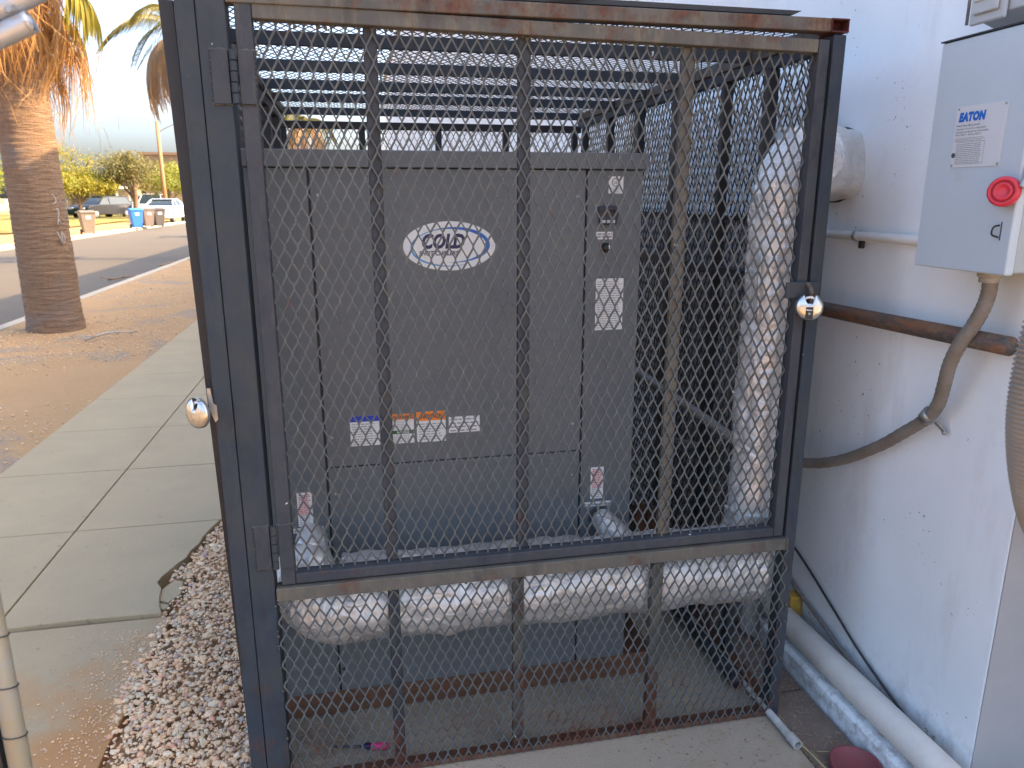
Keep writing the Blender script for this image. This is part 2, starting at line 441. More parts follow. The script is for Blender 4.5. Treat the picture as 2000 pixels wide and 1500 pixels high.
# gravel --------------------------------------------------------------
def ico():
    t = (1 + 5 ** .5) / 2
    v = [Vector(p).normalized() for p in ((-1, t, 0), (1, t, 0), (-1, -t, 0), (1, -t, 0), (0, -1, t), (0, 1, t), (0, -1, -t), (0, 1, -t), (t, 0, -1), (t, 0, 1), (-t, 0, -1), (-t, 0, 1))]
    f = [(0, 11, 5), (0, 5, 1), (0, 1, 7), (0, 7, 10), (0, 10, 11), (1, 5, 9), (5, 11, 4), (11, 10, 2), (10, 7, 6), (7, 1, 8), (3, 9, 4), (3, 4, 2), (3, 2, 6), (3, 6, 8), (3, 8, 9), (4, 9, 5), (2, 4, 11), (6, 2, 10), (8, 6, 7), (9, 8, 1)]
    return v, f
IV, IF = ico()
def stones(name, pts, label, cat, m=M_STONE):
    """pts: (x, y, z, size). One mesh of angular pebbles, a random tint each."""
    mb = MB(); tint = []
    for (x, y, z, s) in pts:
        q = Matrix.Rotation(random.uniform(0, 6.3), 3, 'Z') @ Matrix.Rotation(random.uniform(-.5, .5), 3, 'X')
        sx, sy, sz = s * random.uniform(.75, 1.35), s * random.uniform(.6, 1.), s * random.uniform(.4, .75)
        vs = []
        for v in IV:
            k = random.uniform(.78, 1.12)
            p = q @ Vector((v.x * sx * k, v.y * sy * k, v.z * sz * k)); vs.append((p.x + x, p.y + y, p.z + z))
        mb.add(vs, IF); tint += [random.random()] * len(IF)
    o = obj(name, mb, m)
    at = o.data.attributes.new('tint', 'FLOAT', 'FACE'); at.data.foreach_set('value', tint)
    return tag(o, label, cat, kind='stuff')
P = []
def edge_x(y):      # left edge of the gravel bed
    if y > 3.7: return -.70
    if y > 3.05: return -.86 + (y - 3.05) * .2
    if y > 2.5: return -.83 + (y - 2.5) * .08
    return -.80 - .06 * math.sin(y * 3)
for i in range(26000):
    y = 1.2 + 5.3 * random.random() ** 1.25; xl = edge_x(y); xr = -.34 if y > 1.75 else -.40
    t = random.random(); x = xl + (xr - xl) * t
    d = x - xl
    if random.random() > .35 + d * 7: continue
    s = random.choice((.004, .005, .006, .007, .010)) * random.uniform(.8, 1.3)
    if random.random() < .04: s *= 1.7
    P.append((x, y, -.022 + .014 * random.random() * min(1, d * 6) + s * .3 + .012 * min(1, d * 6), s))
for i in range(900):   # a few strays on the dirty slab
    y = 1.5 + 1.2 * random.random(); x = -.80 - abs(random.gauss(0, .10))
    P.append((x, y, -.015 + .001, random.uniform(.0018, .0045)))
stones('gravel', P, 'bed of mixed pink and grey gravel between the broken sidewalk and the steel cage', 'gravel')
P = []
for i in range(9000):
    y = 3 + 17 * random.random() ** 1.5; x = -4.2 + 2.1 * random.random()
    c = noise.noise(Vector((x * .9, y * .5, 4))) + (.5 if math.hypot(x + 3.2, (y - 9.2) * .7) < 1.3 else 0)
    if random.random() > .35 + c: continue
    P.append((x, y, -.008 + .022 * noise.noise(Vector((x * 1.7, y * 1.7, 0))), random.uniform(.004, .013)))
stones('pebbles', P, 'fine pebbles scattered over the dirt verge round the palm', 'pebbles')
P = []
for i in range(1500):
    if random.random() < .55: x = -.30 + abs(random.gauss(0, .13)); y = 1.5 + .75 * random.random()
    else: x = random.uniform(-.3, 1.2); y = random.uniform(1.45, 2.04)
    P.append((x, y, .001, random.uniform(.0012, .0038)))
for i in range(420):
    x = random.uniform(1.2, 1.36); y = random.uniform(1.2, 2.2); P.append((x, y, -.012, random.uniform(.0015, .006)))
M_CRUMB = mat('dry_crumbs', (.10, .08, .065), (.33, .28, .22), .9, 0, 200)
stones('debris', P, 'dark crumbs and grit littering the concrete inside and before the cage', 'debris', M_CRUMB)
# dry straw
mb = MB()
for i in range(420):
    a = random.random()
    if a < .4: x, y, z = random.uniform(.8, 1.22), random.uniform(1.5, 1.75), .003
    elif a < .6: x, y, z = random.uniform(1.2, 1.35), random.uniform(1.3, 2.), -.008
    else: x, y, z = random.uniform(-.28, .1), random.uniform(1.6, 2.0), .003
    an = random.uniform(0, 6.3); l = random.uniform(.006, .03)
    mb.beam((x, y, z), (x + l * math.cos(an), y + l * math.sin(an), z + random.uniform(0, .006)), .0009, .0009, (0, 0, 1), False)
tag(obj('dry_straw', mb, mat('straw', (.42, .34, .17), (.30, .24, .13), .8)), 'bits of dry straw and stems scattered on the ground by the cage', 'straw', kind='stuff')
for (x0, y0, x1, y1, lb) in ((1.23, 1.60, 1.31, 1.535, 'long pale dry stem lying on the brown pavers beside the red lid'),):
    t = tag(obj('twig', MB().tube([(x0, y0, .0), ((x0 + x1) / 2, (y0 + y1) / 2 + .01, .006), (x1, y1, .0)], .0012, 6, smooth=5), MATS['straw']), lb, 'twig')
tag(obj('twig', MB().tube([(1.19, 1.66, .004), (1.2, 1.60, .008), (1.215, 1.50, .004)], .003, 7, smooth=5), MATS['straw'], smooth=True), 'thicker straw-coloured reed lying against the white drain pipe mouth', 'twig')

# ================================================================== HOUSE WALL
H = 6.1
hs = thing('white_house', 'tall white stucco building wall running along the right of the cage', 'house', (1.5, 1.355, 0))
obj('wall', MB().box(1.5, 1.62, 1.355, 34, -.1, H), M_WALL, hs, bevel=.004)
obj('end_wall', B(1.5015, 12, 1.3515, 1.3545, -.1, H), M_WALLEND, hs)
obj('footing', MB().prism([(1.372, -.1), (1.372, .045), (1.384, .056), (1.498, .058), (1.498, -.1)], 1.25, 20, 'y'), M_WALL, hs, bevel=.004)
obj('shade_wing', B(3.2, 11.8, -1.2, 1.354, -.1, H - .01), M_WALL, hs)  # unseen wing, added to shade the near posts; ground south stays sunlit for bounce
obj('shade_wing_roof', B(3.1, 12.1, -1.3, 1.295, H, H + .12), mat('roof_grey', (.3, .3, .3)), hs)  # roof of the unseen wing, added to block sun
obj('back_wall', B(11.8, 12, 1.6, 34, -.1, H), M_WALL, hs)
obj('roof', B(1.42, 12.1, 1.30, 34.1, H, H + .12), mat('roof_grey', (.3, .3, .3)), hs)

obj('trim_strip', B(1.482, 1.499, 4.0, 4.06, 1.4, H - .1), mat('cream_trim', (.66, .62, .52)), hs)

# white drain pipe along the footing
p = thing('drain_pipe', 'fat white painted pipe lying along the footing at the base of the wall', 'pipe', (1.425, 1.2, .06))
obj('pipe', MB().tube([(1.425, .6, .103), (1.425, 1.8, .10), (1.425, 3.9, .098)], .043, 20), mat('dirty_white_paint', (.66, .63, .57), (.54, .51, .46), .6, 0, 9, .3, 60, .002), p, smooth=True)
obj('coupling', MB().tube([(1.425, 2.55, .10), (1.425, 2.62, .10)], .049, 20), MATS['dirty_white_paint'], p, smooth=True)
tag(obj('yellow_block', MB().prism([(2.11, .095), (2.16, .093), (2.155, .178), (2.115, .17)], 1.45, 1.497, 'x'), mat('yellow_foam', (.55, .33, .05), (.35, .20, .04), .8, 0, 40, .5), bevel=.006),
    'small weathered yellow foam block wedged behind the cage corner above the white pipe', 'block')
M_CABLE = mat('black_cable', (.02, .022, .03), (.05, .05, .05), .5, 0, 60)
M_GCABLE = mat('grey_cable', (.22, .20, .18), (.15, .135, .12), .6, 0, 30, .3)
tag(obj('cable', MB().tube([(1.49, 2.6, .45), (1.488, 2.18, .33), (1.487, 1.95, .235), (1.487, 1.76, .152), (1.487, 1.45, .06)], .0042, 10, smooth=8), M_CABLE, smooth=True), 'thin black cable running down the white wall behind the cage post', 'cable')
tag(obj('cable', MB().tube([(1.488, 2.6, .36), (1.486, 2.17, .20), (1.484, 2.0, .155), (1.482, 1.765, .10), (1.48, 1.4, .075)], .0068, 10, smooth=8), M_GCABLE, smooth=True), 'thicker grey-brown cable slanting down the wall just above the white pipe', 'cable')

# conduits and pipes on the wall ---------------------------------------
p = thing('gas_pipe', 'heavy rust-streaked iron pipe running level along the white wall', 'pipe', (1.44, 1.39, 1.2))
def rustpipe():
    n = NT('rusty_iron')
    c = n.mix(n.ramp(n.noise(16, 6, .8, (1, .22, 1)), .47, .62), (.05, .047, .048), (.19, .08, .035))
    c = n.mix(n.ramp(n.noise(55, 6, .85, (1, .6, 1)), .48, .70, 0, .75), c, (.20, .15, .09))
    n.col(c); n.rm(.62); n.bump(n.noise(120, 4), .5, .001); return n.m
M_RPIPE = rustpipe()
obj('pipe', MB().tube([(1.44, 1.386, 1.222), (1.44, 1.7, 1.215), (1.44, 2.4, 1.20), (1.44, 3.2, 1.19)], .0225, 24), M_RPIPE, p, smooth=True)
obj('strap', MB().tube([(1.44, 3.0, 1.192), (1.44, 3.02, 1.192)], .027, 20), M_DARK, p, smooth=True)
obj('bracket', B(1.46, 1.5, 2.98, 3.03, 1.18, 1.20), M_DARK, p)
p = thing('white_conduit', 'slim white painted conduit running from the cage to the grey switch box', 'conduit', (1.475, 1.6, 1.44))
M_WPAINT = mat('white_paint', (.74, .74, .70), (.60, .60, .57), .5, 0, 14, .2)
M_GALV = mat('galvanised', (.42, .43, .43), (.30, .31, .31), .38, .75, 30, .2)
obj('tube', MB().tube([(1.475, 1.578, 1.437), (1.475, 1.8, 1.437), (1.475, 3.7, 1.44)], .0135, 16), M_WPAINT, p, smooth=True)
for y in (2.01, 3.1):
    obj('strap', MB().tube([(1.475, y - .008, 1.4375), (1.475, y + .008, 1.4375)], .0165, 16), M_GALV, p, smooth=True)
    obj('strap_foot', B(1.486, 1.498, y - .010, y + .006, 1.40, 1.424), M_DARK, p, bevel=.002)
p = thing('flexible_conduit', 'grey-brown liquid-tight flexible conduit sweeping down from the switch box', 'conduit', (1.45, 1.49, 1.39))
def flexmat(name, a, b, pitch):
    n = NT(name); c = n.mix(n.ramp(n.noise(10, 5, .7), .35, .65), a, b)
    n.col(c); n.rm(.6); n.bump(n.noise(60, 4), .25, .001); return n.m
M_FLEX = flexmat('flex_jacket', (.22, .20, .175), (.16, .13, .10), .01)
cp = [(1.420, 1.452, 1.392), (1.420, 1.447, 1.345), (1.415, 1.449, 1.306), (1.408, 1.465, 1.257), (1.405, 1.492, 1.209), (1.410, 1.519, 1.152), (1.425, 1.543, 1.094), (1.440, 1.569, 1.037), (1.450, 1.612, .985), (1.455, 1.690, .922), (1.458, 1.794, .843), (1.450, 1.944, .749), (1.420, 2.081, .694), (1.30, 2.28, .66), (1.15, 2.5, .65)]
obj('jacket', MB().tube(cp, .0165, 16, smooth=16, fr=lambda t, a, q: 1 + .03 * math.sin(t * 1100 + a)), M_FLEX, p, smooth=True)
obj('fitting', MB().lathe([(.024, 0), (.026, .004), (.026, .018), (.021, .022), (.021, .032)], (1.42, 1.452, 1.392), (0, 0, -1), 12), mat('grey_plastic', (.33, .32, .29), None, .5), p, bevel=.001)
cl = obj('clamp', MB().tube([(1.4485, 1.598, 1.005), (1.452, 1.618, .982)], .0200, 18), M_GALV, p, smooth=True)
obj('clamp_foot', MB().beam((1.468, 1.60, .978), (1.488, 1.580, .950), .012, .006, (1, 0, 0)), M_GALV, p, bevel=.002)
obj('clamp_screw', MB().lathe([(.007, 0), (.006, .005), (.002, .007)], (1.484, 1.582, .953), (-1, 0, 0), 10), M_GALV, p)

# ------------------------------------------------------------------ grey safety switch
BX, BY0, BY1, BZ0, BZ1 = 1.32, 1.312, 1.577, 1.390, 1.885
sb = thing('safety_switch', 'light grey metal disconnect switch box with a red knobbed lever on the white wall', 'switch box', (1.5, 1.44, 1.39))
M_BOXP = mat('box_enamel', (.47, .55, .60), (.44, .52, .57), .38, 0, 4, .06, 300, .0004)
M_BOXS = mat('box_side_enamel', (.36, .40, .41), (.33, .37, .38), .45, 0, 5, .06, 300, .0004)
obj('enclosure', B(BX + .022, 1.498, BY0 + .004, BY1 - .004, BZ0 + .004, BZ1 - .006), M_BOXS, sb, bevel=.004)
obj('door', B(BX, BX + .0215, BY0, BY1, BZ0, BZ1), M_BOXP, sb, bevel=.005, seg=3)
obj('drip_lip', B(BX - .003, BX + .05, BY0 - .001, BY1 + .001, BZ1 + .001, BZ1 + .004), M_DARK, sb)
# label plate on the door, reads from far (+Y) to near (-Y)
XF = BX - .0015
pl = obj('label_plate', B(XF, BX - .0002, 1.368, 1.503, 1.614, 1.742), mat('label_metal', (.57, .60, .62), None, .4), sb)
M_BLUE = mat('print_blue', (.005, .13, .50), None, .5); M_FINE = mat('fine_ink', (.20, .21, .23), None, .6); M_INK = mat('ink', (.06, .065, .08), None, .6)
rt, up = (0, -1, 0), (0, 0, 1)
text('EATON', (XF - .0006, 1.494, 1.7115), .0235, M_BLUE, pl, rt, up, bold=.0019, shear=.12, sx=.84, sp=1.1)
def yq(xp):
    return lambda u, z, u2, z2: [(xp, -u, z), (xp, -u2, z), (xp, -u2, z2), (xp, -u, z2)]
text('Heavy Duty Safety Switch', (XF - .0006, 1.498, 1.700), .0062, M_INK, pl, rt, up)
text('Interrupteur de securite a usage intensif', (XF - .0006, 1.498, 1.6935), .0050, M_INK, pl, rt, up)
text('Interruptor de seguridad de servicio pesado', (XF - .0006, 1.498, 1.6870), .0050, M_INK, pl, rt, up)
text('60 A, 240 V ~, 60 Hz, 250 V =', (XF - .0006, 1.498, 1.6805), .0058, M_INK, pl, rt, up)
obj('fine_print', dashes(-1.498, -1.415, 1.668, 1.677, 3, yq(XF - .0006)), M_FINE, pl)
obj('fine_print', dashes(-1.488, -1.42, 1.622, 1.665, 11, yq(XF - .0006), .08), M_FINE, pl)
fr = MB()
for (a, b, c, d) in ((1.490, 1.414, 1.6205, 1.621), (1.490, 1.414, 1.6665, 1.667), (1.490, 1.4895, 1.6205, 1.667), (1.4145, 1.414, 1.6205, 1.667)):
    fr.add(yq(XF - .0006)(-a, c, -b, d), [(0, 1, 2, 3)])
obj('print_frame', fr, M_INK, pl)
obj('approval_mark', MB().lathe([(.0055, 0), (.0055, .0006)], (XF, 1.497, 1.640), (-1, 0, 0), 16), M_INK, pl)
for (yy, zz) in ((1.373, 1.737), (1.498, 1.737), (1.498, 1.6185), (1.373, 1.6185)):
    obj('rivet', MB().lathe([(.0032, 0), (.0028, .001), (.001, .0016)], (XF, yy, zz), (-1, 0, 0), 10), M_GALV, pl)
# faint round sticker residue
obj('sticker_residue', dashes(-1.485, -1.46, 1.585, 1.609, 7, yq(BX - .0006), .3, .3), mat('residue', (.46, .47, .47), None, .8), sb)
# lever and knob on the near end
hub = obj('lever_hub', MB().lathe([(.052, 0), (.052, .008), (.046, .014), (.030, .018), (.028, .012)], (1.372, BY0 - .001, 1.68), (0, -1, 0), 32), M_BOXS, sb, bevel=.001)
obj('lever', MB().beam((1.372, BY0 - .020, 1.662), (1.312, BY0 - .020, 1.565), .026, .008, (0, 1, 0)), M_BOXS, sb, bevel=.003)
obj('lever_bolt', MB().lathe([(.004, 0), (.003, .003)], (1.333, BY0 - .024, 1.598), (0, -1, 0), 10), M_GALV, sb)
kd = Vector((-.82, -.45, .05)).normalized()
kc = Vector((1.312, BY0 + .020, 1.560))
M_RED = mat('red_plastic', (.62, .035, .065), (.56, .03, .055), .42, 0, 30)
kn = obj('lever_knob', MB().lathe([(.018, -.004), (.024, 0), (.029, .006), (.0305, .014), (.030, .022), (.0265, .027), (.0225, .028), (.0215, .022), (.0185, .022), (.0180, .0275), (.0135, .0285), (.0120, .0255), (.004, .0255)], kc, kd, 40), M_RED, sb, smooth=True)
obj('knob_ring', MB().lathe([(.0195, .0240), (.0213, .0240)], kc, kd, 32, False), mat('deep_red', (.35, .01, .02), None, .5), kn)
# hasp staple on the door edge
obj('door_staple', MB().tube([(BX - .001, 1.344, 1.493), (BX - .012, 1.347, 1.489), (BX - .012, 1.349, 1.474), (BX - .001, 1.343, 1.468)], .0020, 8, smooth=5), M_DARK, sb, smooth=True)
obj('staple_slot', B(BX - .0006, BX + .001, 1.338, 1.341, 1.462, 1.500), M_INK, sb)
obj('hub_outlet', MB().lathe([(.026, 0), (.026, .006)], (1.42, 1.452, BZ0 + .0035), (0, 0, -1), 16), MATS['grey_plastic'], sb)

# grey pull box above
jb = thing('junction_box', 'small grey lidded junction box high on the wall above the switch box', 'junction box', (1.5, 1.52, 1.91))
M_JB = mat('jbox_grey', (.46, .475, .46), (.42, .43, .42), .5, 0, 8, .15, 200, .0005)
obj('case', MB().prism([(1.40, 1.94), (1.498, 1.908), (1.498, 2.16), (1.40, 2.14)], 1.40, 1.583, 'y'), M_JB, jb, bevel=.004)
obj('cover', B(1.388, 1.3985, 1.488, 1.586, 1.925, 2.14), M_JB, jb, bevel=.006)
obj('cover_panel', B(1.380, 1.3875, 1.502, 1.572, 1.945, 2.12), M_JB, jb, bevel=.006)
obj('cover_rib', B(1.3765, 1.3798, 1.507, 1.566, 1.971, 1.975), M_JB, jb, bevel=.001)
obj('hinge_pin', MB().tube([(1.389, 1.592, 1.93), (1.389, 1.592, 2.13)], .0035, 8), M_GALV, jb, smooth=True)

# near ribbed conduit at the frame's right edge
p = thing('ribbed_conduit', 'beige ribbed flexible hose bowing out close to the camera at the right edge', 'conduit', (1.9, 1.355, .6))
rc = [(1.9, 1.355, 1.95), (1.5, 1.15, 1.93), (1.06, .86, 1.83), (.872, .74, 1.66), (.802, .70, 1.5), (.779, .70, 1.38), (.783, .70, 1.28), (.824, .71, 1.18), (.94, .78, 1.08), (1.15, .95, .95), (1.5, 1.2, .82), (1.9, 1.355, .8)]
obj('hose', MB().tube(rc, .029, 24, smooth=120, fr=lambda t, a, q: 1 + .06 * math.sin(t * 1250)), mat('beige_rib', (.27, .23, .175), (.21, .17, .13), .6, 0, 12), p, smooth=True)

# ================================================================== CAGE
cg = thing('security_cage', 'grey-blue rusting steel security cage of square tube and expanded metal mesh', 'cage', (-.3, 1.8, 0))
YF = 1.768
def part(name, mb, m=M_STEEL, bevel=.003, parent=None, **k): return obj(name, mb, m, parent or cg, bevel=bevel, **k)
part('post', B(-.300, -.2415, YF, YF + .06, 0, 2.06), M_STEELB)
part('post', B(-.341, -.3015, YF + .001, YF + .05, 0, 2.06), M_STEELB)
# right front post: flange and web
part('post', B(1.1725, 1.2075, YF, YF + .045, 0, 1.9365), M_STEELB)
part('front_roof_rail', B(-.240, 1.160, YF - .004, YF + .036, 1.941, 1.972), M_STEELR)
# open right end of the roof rail
e = MB(); x0, x1, y0, y1, z0, z1 = 1.1605, 1.209, YF - .004, YF + .05, 1.941, 1.972
e.box(x0, x1, y0, y1, z0, z0 + .003); e.box(x0, x1, y0, y1, z1 - .003, z1)
e.box(x0, x0 + .003, y0 + .0005, y1, z0 + .003, z1 - .003); e.box(x1 - .003, x1, y0 + .0005, y1, z0 + .003, z1 - .003); e.box(x0 + .003, x1 - .003, y1 - .02, y1 - .017, z0 + .003, z1 - .003)
part('rail_end', e, M_RUSTIN, 0)
part('roof_edge', MB().prism([(-.30, 1.984), (1.08, 1.984), (1.105, 1.995), (-.30, 1.999)], YF + .04, YF + .07, 'y'), M_DARK, .001)
part('lower_rail', B(-.238, 1.1715, YF - .010, YF + .030, .562, .598), M_STEELR)
part('rail_cap', B(1.1718, 1.180, YF - .011, YF + .030, .560, .600), M_STEELR, .004)
for x, w_ in ((.037, .030), (.372, .030), (.772, .034)):
    part('lower_bar', B(x, x + w_, YF + .006, YF + .030, 0.003, .5615), M_STEELR if x > .3 else M_STEEL)
part('base_angle', B(-.24, 1.1715, YF - .003, YF + .03, .0025, .020), M_STEELR, .002)
# side frames
part('side_rail', B(1.166, 1.206, YF + .05, 3.96, 1.934, 1.968), M_STEELR)
part('side_rail', B(1.172, 1.200, YF + .05, 3.96, 1.902, 1.9335), M_STEELB)
part('side_rail', B(-.338, -.300, YF + .065, 3.96, 1.934, 1.968), M_STEELR)
part('side_rail', B(-.338, -.310, YF + .065, 3.96, 1.898, 1.930), M_DARK)
part('side_rail', B(1.168, 1.20, 2.10, 3.96, 1.30, 1.33), M_DARK)
part('side_rail', B(1.168, 1.20, YF + .05, 3.96, .003, .04), M_STEELR)
part('side_rail', B(-.338, -.30, YF + .065, 3.96, .003, .04), M_STEEL)
for y, d in ((2.045, .06), (2.312, .05), (2.68, .08), (3.06, .09), (3.44, .06), (3.83, .06)):
    part('side_post', B(1.167, 1.199, y, y + d * .55, .041, 1.901), M_DARK)
for y in (2.30, 2.75, 3.2, 3.6):
    part('side_post', B(-.336, -.304, y, y + .035, .041, 1.897), M_DARK)
# back frame
YB = 3.99
part('back_rail', B(-.34, 1.205, YB, YB + .035, 1.880, 1.916), M_DARK)
part('back_rail', B(-.34, 1.205, YB, YB + .035, .9, .935), M_DARK)
for x in (-.34, .042, .428, .781, 1.156): part('back_post', B(x, x + .032, YB + .001, YB + .034, .003, 1.879), M_DARK)
# roof bars
for y in (2.150, 2.572, 2.98, 3.35, 3.86): part('roof_bar', B(-.299, 1.165, y, y + .014, 1.931, 1.966), M_STEELB)

def expanded(u0, u1, v0, v1, S, L, a1, a2, fn, phase=0):
    """expanded metal: long diamond axis along v; fn(u, v, depth) -> point"""
    mb = MB(); bl = L * .16
    nj = int((v1 - v0) / (L / 2)) + 1
    def bar(p, q, wd, dp, r0, r1):
        pu, pv = p; qu, qv = q; du, dv = qu - pu, qv - pv; l = math.hypot(du, dv); nx, ny = dv / l * wd / 2, -du / l * wd / 2
        c = []
        for (x, y, r) in ((pu, pv, r0), (qu, qv, r1)):
            c += [fn(x - nx, y - ny, r - dp / 2), fn(x + nx, y + ny, r - dp / 2), fn(x + nx, y + ny, r + dp / 2), fn(x - nx, y - ny, r + dp / 2)]
        mb.add(c, [(0, 1, 5, 4), (1, 2, 6, 5), (2, 3, 7, 6), (3, 0, 4, 7)])
    for j in range(nj):
        v = v0 + j * L / 2 + phase; n = int((u1 - u0) / S) + 1
        for i in range(n + 1):
            u = u0 + i * S + (S / 2 if j % 2 else 0)
            if u > u1 + .001 or v > v1: continue
            bar((u, v - bl / 2), (u, v + bl / 2), S * .145, a2, -.0008, .0008)
            for sg in (1, -1):
                uu = u + sg * S / 2; vv = v + L / 2
                if uu < u0 - .001 or uu > u1 + .001 or vv > v1 + L / 2: continue
                bar((u + sg * S * .035, v + bl * .46), (uu - sg * S * .035, vv - bl * .46), a1 if sg > 0 else a1 * .72, a2 if sg < 0 else a2 * .75, .0012, -.0012)
    return mb
S, L = .0290, .0615
YM = YF + .020
# door ----------------------------------------------------------------
dr = obj('door', B(-.2245, -.190, YF, YF + .038, .602, 1.9365), M_STEEL, cg, bevel=.003)
def dpart(name, mb, m=M_STEEL, bevel=.003, **k): return obj(name, mb, m, dr, bevel=bevel, **k)
dpart('stile', B(1.135, 1.164, YF, YF + .038, .603, 1.9365), M_STEEL)
dpart('top_rail', B(-.1895, 1.1345, YF + .001, YF + .038, 1.905, 1.9365), M_STEELR)
dpart('bottom_rail', B(-.1895, 1.1345, YF + .001, YF + .038, .602, .630), M_STEEL)
for x, w_ in ((.038, .030), (.387, .030), (.790, .034)):
    dpart('flat_bar', B(x, x + w_, YM + .006, YM + .022, .6305, 1.9045), M_STEELR if x > .7 else M_STEEL, .0015)
dpart('mesh_panel', expanded(-.188, 1.134, .634, 1.906, S, L, .0044, .0044, lambda u, v, d: (u, YM + d, v)), M_MESH, 0)
for zt, zb in ((1.850, 1.742), (.768, .652)):
    h = dpart('hinge', B(-.2785, -.243, YF - .006, YF - .0005, zb, zt), M_STEEL, .0015)
    dpart('hinge', B(-.2235, -.1915, YF - .006, YF - .0005, zb, zt), M_STEEL, .0015)
    kn_ = MB()
    for i in range(5):
        a = zb + (zt - zb) * i / 5; kn_.tube([(-.233, YF - .007, a + .0008), (-.233, YF - .007, a + (zt - zb) / 5 - .0008)], .0075, 12)
    dpart('hinge_barrel', kn_, M_STEELB, .0008)
    wd = MB()
    for (xa, za, xb, zb2) in ((-.2785, zb, -.2785, zt), (-.2785, zt, -.245, zt), (-.22, zt, -.192, zt), (-.192, zt, -.192, zb), (-.2785, zb, -.243, zb)):
        nn = 11
        for q in range(nn):
            t = q / (nn - 1)
            wd.lathe([(.0005, -.002), (random.uniform(.002, .0038), -.0005), (.0022, .001), (.0005, .0022)], (xa + (xb - xa) * t + random.uniform(-.0012, .0012), YF - .002, za + (zb2 - za) * t + random.uniform(-.001, .001)), (0, -1, 0), 6, False)
    dpart('weld_bead', wd, M_STEELR, 0, smooth=True)['kind'] = 'stuff'
# lower front mesh laps over the posts, its cut edges show
obj('mesh_panel', expanded(-.238, 1.192, .010, .556, S, L, .0044, .0044, lambda u, v, d: (u, YF - .0045 + d, v), .0), M_MESH, cg)
# the door sags a little towards its lock side
for o in [dr] + [c for c in dr.children if not c.name.startswith(('hinge', 'weld'))]:
    off = wloc(o)
    for v in o.data.vertices:
        X, Z = v.co.x + off.x, v.co.z + off.z
        v.co.z -= .0155 * (X - .367) * max(0, Z - .62) / 1.3
# side, back and roof mesh
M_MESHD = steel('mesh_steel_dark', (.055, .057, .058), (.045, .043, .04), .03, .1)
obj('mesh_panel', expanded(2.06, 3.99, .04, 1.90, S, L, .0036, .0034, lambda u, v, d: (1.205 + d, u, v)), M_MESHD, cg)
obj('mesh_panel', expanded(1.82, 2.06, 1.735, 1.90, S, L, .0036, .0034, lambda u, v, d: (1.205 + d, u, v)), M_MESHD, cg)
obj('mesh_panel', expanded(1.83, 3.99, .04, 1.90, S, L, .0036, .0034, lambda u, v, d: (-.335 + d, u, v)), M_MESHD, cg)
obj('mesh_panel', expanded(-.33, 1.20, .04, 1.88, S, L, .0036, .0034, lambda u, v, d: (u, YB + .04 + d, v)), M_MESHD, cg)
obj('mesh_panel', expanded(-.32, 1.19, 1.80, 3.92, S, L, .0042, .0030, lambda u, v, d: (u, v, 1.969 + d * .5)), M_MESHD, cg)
# weld blobs where the mesh meets the frames
wd = MB()
for (xa, za, xb, zb2, n) in ((-.243, .55, -.243, .02, 9), (-.18, 1.904, 1.13, 1.904, 30), (1.195, .5, 1.195, .03, 8), (-.18, .56, 1.15, .56, 16)):
    for q in range(n):
        t = random.random(); c = (xa + (xb - xa) * t, YF - .002 if za < 1 else YM - .003, za + (zb2 - za) * t)
        r = random.uniform(.002, .005); wd.lathe([(.0005, -r), (r * .8, -r * .5), (r, 0), (r * .7, r * .6), (.0005, r * .8)], c, (0, -1, .3), 7, False)
obj('weld', wd, M_STEELR, cg, smooth=True)['kind'] = 'stuff'
# side door stile seen edge-on at the left, slightly out of plumb
sdp = obj('side_door_stile', MB().hexa([(-.350, 1.83, .01), (-.343, 1.83, .01), (-.343, 1.87, .01), (-.350, 1.87, .01)], [(-.383, 1.83, 1.955), (-.353, 1.83, 1.955), (-.353, 1.87, 1.955), (-.383, 1.87, 1.955)]), M_DARK, cg, bevel=.002)
obj('side_door_edge', MB().hexa([(-.3425, 1.825, .01), (-.3415, 1.825, .01), (-.3415, 1.84, .01), (-.3425, 1.84, .01)], [(-.352, 1.825, 1.935), (-.3425, 1.825, 1.935), (-.3425, 1.84, 1.935), (-.352, 1.84, 1.935)]), M_STEELB, cg)
hp = obj('hasp', MB().prism([(1.122, -.3535), (1.122, -.3455), (1.085, -.3420), (1.080, -.3350), (1.046, -.3350), (1.040, -.341), (1.072, -.352)], YF - .004, YF - .0005, 'y'), M_GALV, cg)
hp.data.transform(Matrix(((0, 0, 1, 0), (0, 1, 0, 0), (1, 0, 0, 0), (0, 0, 0, 1))))
# (prism() above is laid out as z, x; swap back)
off = wloc(cg)
for v in hp.data.vertices:
    a = v.co.copy(); v.co = Vector((a.x + off.z - off.x, a.y, a.z + off.x - off.z))
hp.data.flip_normals()
obj('lock_plate', B(1.098, 1.193, YF - .012, YF - .0045, 1.292, 1.334), M_STEEL, cg, bevel=.002)
obj('lock_tab', MB().tube([(1.156, YF - .012, 1.33), (1.158, YF - .03, 1.315), (1.160, YF - .034, 1.29), (1.160, YF - .03, 1.27)], .006, 8, smooth=5), M_STEELR, cg, smooth=True)

